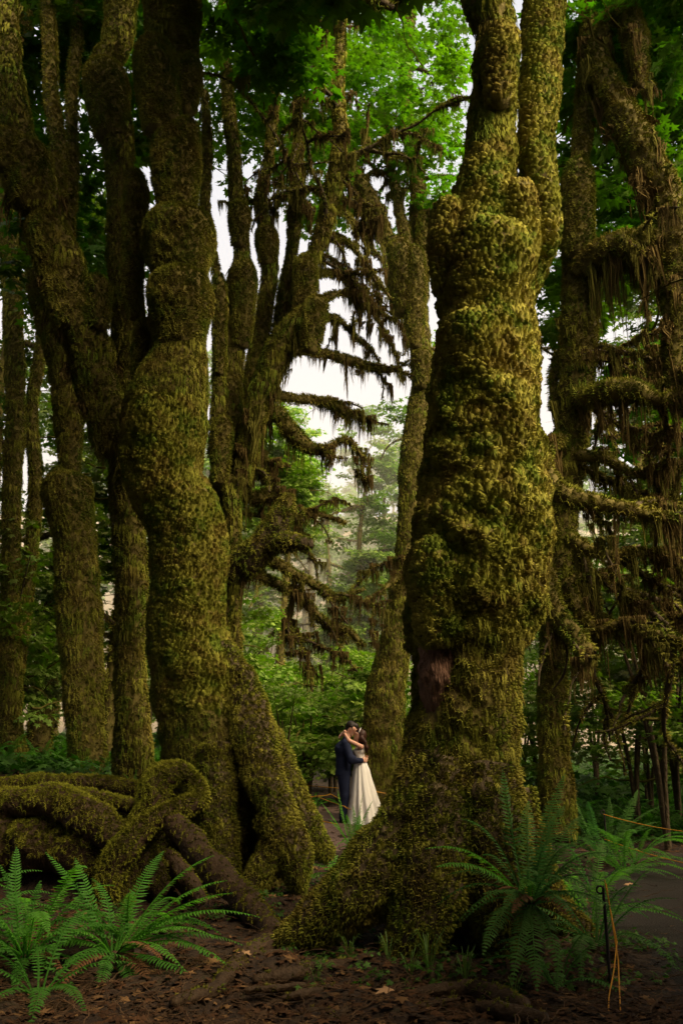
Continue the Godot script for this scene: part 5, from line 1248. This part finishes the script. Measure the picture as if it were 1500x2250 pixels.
# ---------------------------------------------------------------- the couple
func build_couple() -> void:
	var at := on_ground(0.17, -16.7)
	var skin := plain(Color(0.50, 0.28, 0.20), 0.5)
	skin.subsurf_scatter_enabled = true
	skin.subsurf_scatter_strength = 0.15
	var navy := textured([Color(0.006, 0.009, 0.026), Color(0.010, 0.015, 0.042)], 0.05, Vector3(6, 6, 6), 0.2, 0.8, 71)
	var hair_m := plain(Color(0.014, 0.009, 0.007), 0.5)
	var brown := plain(Color(0.035, 0.014, 0.009), 0.45)
	var white := plain(Color(0.72, 0.69, 0.66), 0.85, Color(0.3, 0.29, 0.28))
	var V := func(x: float, y: float, z: float) -> Vector3: return Vector3(x, y, z)
	# ---- the man in the navy suit, facing +x
	var m := thing("person", "person in a navy blue suit with short dark hair, arms round the bride's waist", "person", at)
	var hc := Vector3(0.022, 1.685, 0.0)
	var fw := Vector3(0.86, -0.5, 0.06).normalized()
	var uw := Vector3(0.5, 0.86, 0.0)
	var hip := Vector3(-0.13, 0.90, 0)
	var chest := Vector3(-0.14, 1.32, 0)
	var sh := [Vector3(-0.11, 1.43, 0.18), Vector3(-0.11, 1.43, -0.18)]
	var el := [Vector3(0.01, 1.12, 0.28), Vector3(0.03, 1.12, -0.28)]
	var wr := [Vector3(0.215, 1.115, 0.165), Vector3(0.225, 1.15, -0.15)]
	var fa := Field.new(Vector3(-0.5, -0.02, -0.45), Vector3(0.45, 1.75, 0.45), 0.016)
	fa.bone(Vector3(-0.12, 0.95, 0), 0.11, chest, 0.12, 0.05, 1.35)
	fa.bone(chest, 0.12, Vector3(-0.07, 1.48, 0), 0.06, 0.05, 1.2)
	fa.bone(Vector3(-0.07, 1.48, 0), 0.058, hc - uw * 0.06 - fw * 0.02, 0.055, 0.03)
	for i in 2:
		var sg := 1.0 if i == 0 else -1.0
		fa.bone(sh[i], 0.06, el[i], 0.045, 0.04)
		fa.bone(el[i], 0.045, wr[i], 0.028, 0.02)
		fa.bone(hip + Vector3(0, -0.02, 0.09 * sg), 0.09, Vector3(-0.11, 0.48, 0.10 * sg), 0.06, 0.05)
		fa.bone(Vector3(-0.11, 0.48, 0.10 * sg), 0.058, Vector3(-0.15, 0.09, 0.11 * sg), 0.04, 0.03)
		fa.bone(Vector3(-0.16, 0.05, 0.11 * sg), 0.045, Vector3(0.0, 0.035, 0.13 * sg), 0.035, 0.03)
	var hands := []
	for i in 2:
		var sg := 1.0 if i == 0 else -1.0
		hands.append(hand(wr[i], Vector3(0.75, 0.12, -0.62 * sg).normalized(), Vector3(0.6, 0.0, 0.78 * sg).normalized(), Vector3(0, 1, 0), 0.35))
	part("body", field_mesh([fa, head(hc, fw, uw, 1.0)] + hands), skin, m)
	var fj := Field.new(Vector3(-0.5, 0.78, -0.5), Vector3(0.45, 1.62, 0.5), 0.014)
	fj.bone(Vector3(-0.14, 0.80, 0), 0.158, Vector3(-0.13, 1.08, 0), 0.135, 0.05, 1.3)
	fj.bone(Vector3(-0.13, 1.08, 0), 0.135, chest, 0.15, 0.05, 1.35)
	fj.bone(chest, 0.15, Vector3(-0.09, 1.47, 0), 0.075, 0.05, 1.45)
	fj.bone(Vector3(-0.09, 1.47, 0), 0.075, Vector3(-0.06, 1.53, 0), 0.07, 0.02)
	for i in 2:
		fj.bone(sh[i] + Vector3(0.02, -0.01, 0), 0.085, el[i], 0.066, 0.05)
		fj.bone(el[i], 0.066, wr[i] - (wr[i] - el[i]).normalized() * 0.02, 0.048, 0.02)
		fj.bone(el[i] + Vector3(-0.02, 0.05, 0), 0.062, el[i] + Vector3(0.03, 0.03, 0), 0.07, 0.02)
	fj.cut(Vector3(0, -1, 0), -0.84)
	fj.cut(Vector3(0.55, 0.83, 0).normalized(), Vector3(0.55, 0.83, 0).normalized().dot(Vector3(-0.05, 1.545, 0)))
	part("jacket", field_mesh([fj]), navy, m)
	var ft := Field.new(Vector3(-0.4, 0.02, -0.35), Vector3(0.2, 1.0, 0.35), 0.014)
	for sg in [1.0, -1.0]:
		ft.bone(hip + Vector3(0, -0.02, 0.075 * sg), 0.125, Vector3(-0.11, 0.48, 0.10 * sg), 0.085, 0.05)
		ft.bone(Vector3(-0.11, 0.48, 0.10 * sg), 0.082, Vector3(-0.145, 0.10, 0.11 * sg), 0.073, 0.03)
	ft.cut(Vector3(0, -1, 0), -0.06)
	part("trousers", field_mesh([ft]), navy, m)
	for sg in [1.0, -1.0]:
		var fs := Field.new(Vector3(-0.3, -0.03, -0.3), Vector3(0.2, 0.16, 0.3), 0.01)
		fs.bone(Vector3(-0.17, 0.05, 0.11 * sg), 0.048, Vector3(0.03, 0.036, 0.135 * sg), 0.04, 0.02)
		fs.bone(Vector3(-0.16, 0.09, 0.11 * sg), 0.046, Vector3(-0.15, 0.05, 0.11 * sg), 0.046, 0.02)
		fs.cut(Vector3(0, -1, 0), 0.0)
		part("shoe", field_mesh([fs]), plain(Color(0.01, 0.008, 0.008), 0.35), m)
	var fc := Field.new(hc - Vector3(0.2, 0.2, 0.2), hc + Vector3(0.2, 0.2, 0.2), 0.008)
	fc.bone(hc - fw * 0.045 + uw * 0.055, 0.088, hc + fw * 0.03 + uw * 0.075, 0.072, 0.03)
	fc.bone(hc - fw * 0.055 + uw * 0.03, 0.08, hc - fw * 0.07 - uw * 0.055, 0.045, 0.03)
	fc.bone(hc + fw * 0.05 + uw * 0.095, 0.04, hc + fw * 0.082 + uw * 0.075, 0.022, 0.02)
	for s in [-0.072, 0.072]:
		fc.bone(hc - fw * 0.02 + uw * 0.04 + Vector3(0, 0, s), 0.022, hc + fw * 0.012 - uw * 0.0 + Vector3(0, 0, s), 0.010, 0.02)
	part("hair", field_mesh([fc]), hair_m, m)
	var col := make_tube([-0.125, 1.50, 0.0, 0.012, -0.09, 1.515, 0.062, 0.012, -0.035, 1.50, 0.06, 0.012, 0.0, 1.475, 0.02, 0.01], Vector3.ZERO, 0.02, 8, 0.05, 9.0)
	part("shirt_collar", col.mesh, white, m)
	# ---- the bride, facing -x
	var w := thing("person", "person in a long white wedding dress with brown hair, arms round the other's neck", "person", at + Vector3(0, 0, 0.0))
	hc = Vector3(0.165, 1.565, 0.03)
	fw = Vector3(-0.88, 0.40, -0.1).normalized()
	uw = Vector3(0.40, 0.9, 0.0).normalized()
	var hips := Vector3(0.19, 0.92, 0)
	var waist := Vector3(0.175, 1.09, 0)
	var bust := Vector3(0.155, 1.27, 0)
	sh = [Vector3(0.20, 1.36, 0.15), Vector3(0.20, 1.36, -0.15)]
	el = [Vector3(-0.03, 1.475, 0.22), Vector3(-0.03, 1.48, -0.22)]
	wr = [Vector3(-0.125, 1.625, 0.105), Vector3(-0.16, 1.60, -0.10)]
	fa = Field.new(Vector3(-0.3, -0.02, -0.4), Vector3(0.5, 1.75, 0.4), 0.014)
	fa.bone(hips, 0.11, waist, 0.085, 0.05, 1.3)
	fa.bone(waist, 0.085, bust, 0.09, 0.05, 1.3)
	fa.bone(bust, 0.09, Vector3(0.195, 1.40, 0), 0.05, 0.05, 1.5)
	fa.bone(Vector3(0.195, 1.40, 0), 0.046, hc - uw * 0.05 - fw * 0.02, 0.044, 0.03)
	hands = []
	for i in 2:
		var sg := 1.0 if i == 0 else -1.0
		fa.bone(sh[i], 0.048, el[i], 0.036, 0.04)
		fa.bone(el[i], 0.036, wr[i], 0.023, 0.02)
		fa.bone(hips + Vector3(0, -0.03, 0.08 * sg), 0.085, Vector3(0.19, 0.46, 0.08 * sg), 0.055, 0.04)
		fa.bone(Vector3(0.19, 0.46, 0.08 * sg), 0.05, Vector3(0.2, 0.08, 0.08 * sg), 0.034, 0.03)
		fa.bone(Vector3(0.2, 0.05, 0.08 * sg), 0.036, Vector3(0.07, 0.03, 0.09 * sg), 0.026, 0.02)
		hands.append(hand(wr[i], (Vector3(-0.55, -0.55, -0.5 * sg) if i == 0 else Vector3(-0.5, -0.5, 0.7)).normalized(), Vector3(-0.8, 0.55, 0.25 * sg).normalized(), Vector3(0.2, 0.6, 0.75 * -sg).normalized(), 0.3))
	part("body", field_mesh([fa, head(hc, fw, uw, 0.93)] + hands), skin, w)
	var fb := Field.new(Vector3(-0.1, 1.0, -0.3), Vector3(0.45, 1.45, 0.3), 0.012)
	fb.bone(Vector3(0.18, 1.03, 0), 0.10, waist, 0.10, 0.04, 1.3)
	fb.bone(waist, 0.10, bust, 0.105, 0.05, 1.3)
	for sg in [1.0, -1.0]:
		fb.bone(bust + Vector3(-0.05, 0.01, 0.06 * sg), 0.06, bust + Vector3(-0.03, 0.0, 0.06 * sg), 0.065, 0.04)
		fb.bone(bust + Vector3(0.05, 0.02, 0.09 * sg), 0.06, Vector3(0.225, 1.385, 0.11 * sg), 0.03, 0.03)
	fb.cut(Vector3(-0.5, 0.85, 0).normalized(), Vector3(-0.5, 0.85, 0).normalized().dot(Vector3(0.10, 1.335, 0)))
	part("bodice", field_mesh([fb]), textured([Color(0.45, 0.38, 0.34), Color(0.62, 0.56, 0.52), Color(0.75, 0.71, 0.68)], 0.09, Vector3(5, 5, 5), 0.3, 0.8, 81), w)
	# skirt: falls in folds from the waist to the ground
	var prof := [[1.10, 0.185, 0.105, 0.14], [1.05, 0.19, 0.12, 0.155], [0.95, 0.20, 0.155, 0.19], [0.80, 0.205, 0.185, 0.235], [0.60, 0.22, 0.235, 0.29], [0.40, 0.235, 0.285, 0.34], [0.20, 0.255, 0.34, 0.385], [0.06, 0.27, 0.385, 0.43], [0.012, 0.275, 0.40, 0.45]]
	var rows := 34
	var seg := 84
	var vv := PackedVector3Array()
	var nn := PackedVector3Array()
	var ii := PackedInt32Array()
	for r in rows:
		var q := float(r) / (rows - 1) * (prof.size() - 1)
		var i0 := mini(int(q), prof.size() - 2)
		var f2 := q - i0
		var a0: Array = prof[i0]
		var a1: Array = prof[i0 + 1]
		var fold := 0.10 * float(r) / rows + 0.015
		for k in seg:
			var th := TAU * k / seg
			var wob := 1.0 + fold * (sin(th * 11.0 + 0.7 * sin(th * 3.0)) * 0.6 + sin(th * 17.0 + 1.0 + r * 0.03) * 0.4)
			vv.append(Vector3(lerpf(a0[1], a1[1], f2) + cos(th) * lerpf(a0[2], a1[2], f2) * wob, lerpf(a0[0], a1[0], f2), sin(th) * lerpf(a0[3], a1[3], f2) * wob))
	nn.resize(vv.size())
	for r in rows:
		for k in seg:
			var du := vv[r * seg + (k + 1) % seg] - vv[r * seg + (k + seg - 1) % seg]
			var dv := vv[mini(r + 1, rows - 1) * seg + k] - vv[maxi(r - 1, 0) * seg + k]
			nn[r * seg + k] = dv.cross(du).normalized() * (1.0 if dv.cross(du).dot(Vector3(vv[r * seg + k].x - 0.2, 0, vv[r * seg + k].z)) > 0.0 else -1.0)
			if r < rows - 1:
				var a := r * seg + k
				var b := r * seg + (k + 1) % seg
				ii.append_array(PackedInt32Array([a, a + seg, b, b, a + seg, b + seg]))
	part("skirt", commit(vv, nn, ii), white, w)
	# hair: long waves down the back
	var fh := Field.new(Vector3(0.0, 1.2, -0.2), Vector3(0.42, 1.75, 0.25), 0.009)
	fh.bone(hc - fw * 0.03 + uw * 0.05, 0.088, hc + fw * 0.02 + uw * 0.06, 0.076, 0.03)
	fh.bone(hc - fw * 0.05, 0.085, hc - fw * 0.075 - uw * 0.07, 0.075, 0.04)
	for k in 6:
		var z := -0.08 + 0.035 * k
		var p0 := hc - fw * 0.06 - uw * 0.03 + Vector3(0, 0, z)
		var p1 := Vector3(0.275, 1.44, 0.02 + z * 1.1)
		var p2 := Vector3(0.30 + 0.012 * sin(k * 2.0), 1.35, 0.02 + z * 1.2)
		var p3 := Vector3(0.295, 1.27 + 0.02 * sin(k * 3.0), 0.03 + z)
		fh.bone(p0, 0.045, p1, 0.034, 0.02)
		fh.bone(p1, 0.032, p2, 0.03, 0.012)
		fh.bone(p2, 0.028, p3, 0.010, 0.012)
	fh.bone(hc + uw * 0.03 + Vector3(0.02, 0, 0.07), 0.025, hc - uw * 0.09 + Vector3(0.05, 0, 0.085), 0.018, 0.02)
	part("hair", field_mesh([fh]), brown, w)
	var hb := []
	for k in 11:
		var th := PI * k / 10.0
		var q := hc + uw * (0.055 + 0.088 * sin(th)) + Vector3(0, 0, 1) * cos(th) * 0.092 + fw * 0.03
		hb += [q.x, q.y, q.z, 0.006]
	part("headband", make_tube(hb, Vector3.ZERO, 0.02, 6, 0.1, 9.0).mesh, white, w)

# ---------------------------------------------------------------- the scene
func _ready() -> void:
	var cam := Camera3D.new()
	cam.name = "camera"
	cam.position = Vector3(0, 1.37, 0)
	cam.rotation = Vector3(atan(515.0 / 1875.0), 0, 0)
	cam.fov = 61.93
	cam.far = 700.0
	cam.current = true
	add_child(cam)
	var sky_m := ProceduralSkyMaterial.new()
	sky_m.sky_top_color = Color(0.84, 0.84, 0.86)
	sky_m.sky_horizon_color = Color(0.92, 0.91, 0.92)
	sky_m.ground_bottom_color = Color(0.10, 0.09, 0.07)
	sky_m.ground_horizon_color = Color(0.45, 0.44, 0.42)
	sky_m.sky_curve = 0.2
	sky_m.sky_energy_multiplier = 0.44
	var sky := Sky.new()
	sky.sky_material = sky_m
	var env := Environment.new()
	env.background_mode = Environment.BG_SKY
	env.sky = sky
	env.tonemap_mode = Environment.TONE_MAPPER_LINEAR
	env.tonemap_exposure = 7.8
	env.volumetric_fog_enabled = true
	env.volumetric_fog_density = 0.0
	env.sdfgi_enabled = true
	env.ssao_enabled = true
	env.ssil_enabled = true
	var we := WorldEnvironment.new()
	we.name = "environment"
	we.environment = env
	add_child(we)
	var sun := DirectionalLight3D.new()
	sun.name = "sun"
	sun.light_energy = 0.5
	sun.light_angular_distance = 42.0
	sun.light_color = Color(1.0, 0.91, 0.76)
	sun.shadow_enabled = true
	sun.look_at_from_position(Vector3(8.4, 10.0, 5.6), Vector3.ZERO)
	add_child(sun)
	rng.seed = 20240
	nz.seed = 5
	nz.frequency = 1.0
	nz.fractal_octaves = 2
	nf.seed = 8
	nf.frequency = 1.0
	build_materials()
	var mist := FogVolume.new()
	mist.name = "mist"
	mist.size = Vector3(70, 26, 56)
	mist.position = Vector3(0, 12, -54)
	var mist_m := FogMaterial.new()
	mist_m.density = 0.009
	mist_m.albedo = Color(0.96, 0.95, 0.90)
	mist.material = mist_m
	add_child(mist)
	mist.set_meta("kind", "stuff")
	tag(mist, "pale haze hanging over the clearing far behind the couple", "mist")
	M.dead_leaf = plain(Color(0.20, 0.085, 0.03), 0.7)
	M.dead_leaf_pale = plain(Color(0.32, 0.19, 0.10), 0.7)
	build_small_meshes()
	build_ground()
	build_great_trees()
	build_middle_trees()
	build_forest()
	build_tangle()
	build_ferns()
	build_ropes()
	build_couple()
	build_litter()
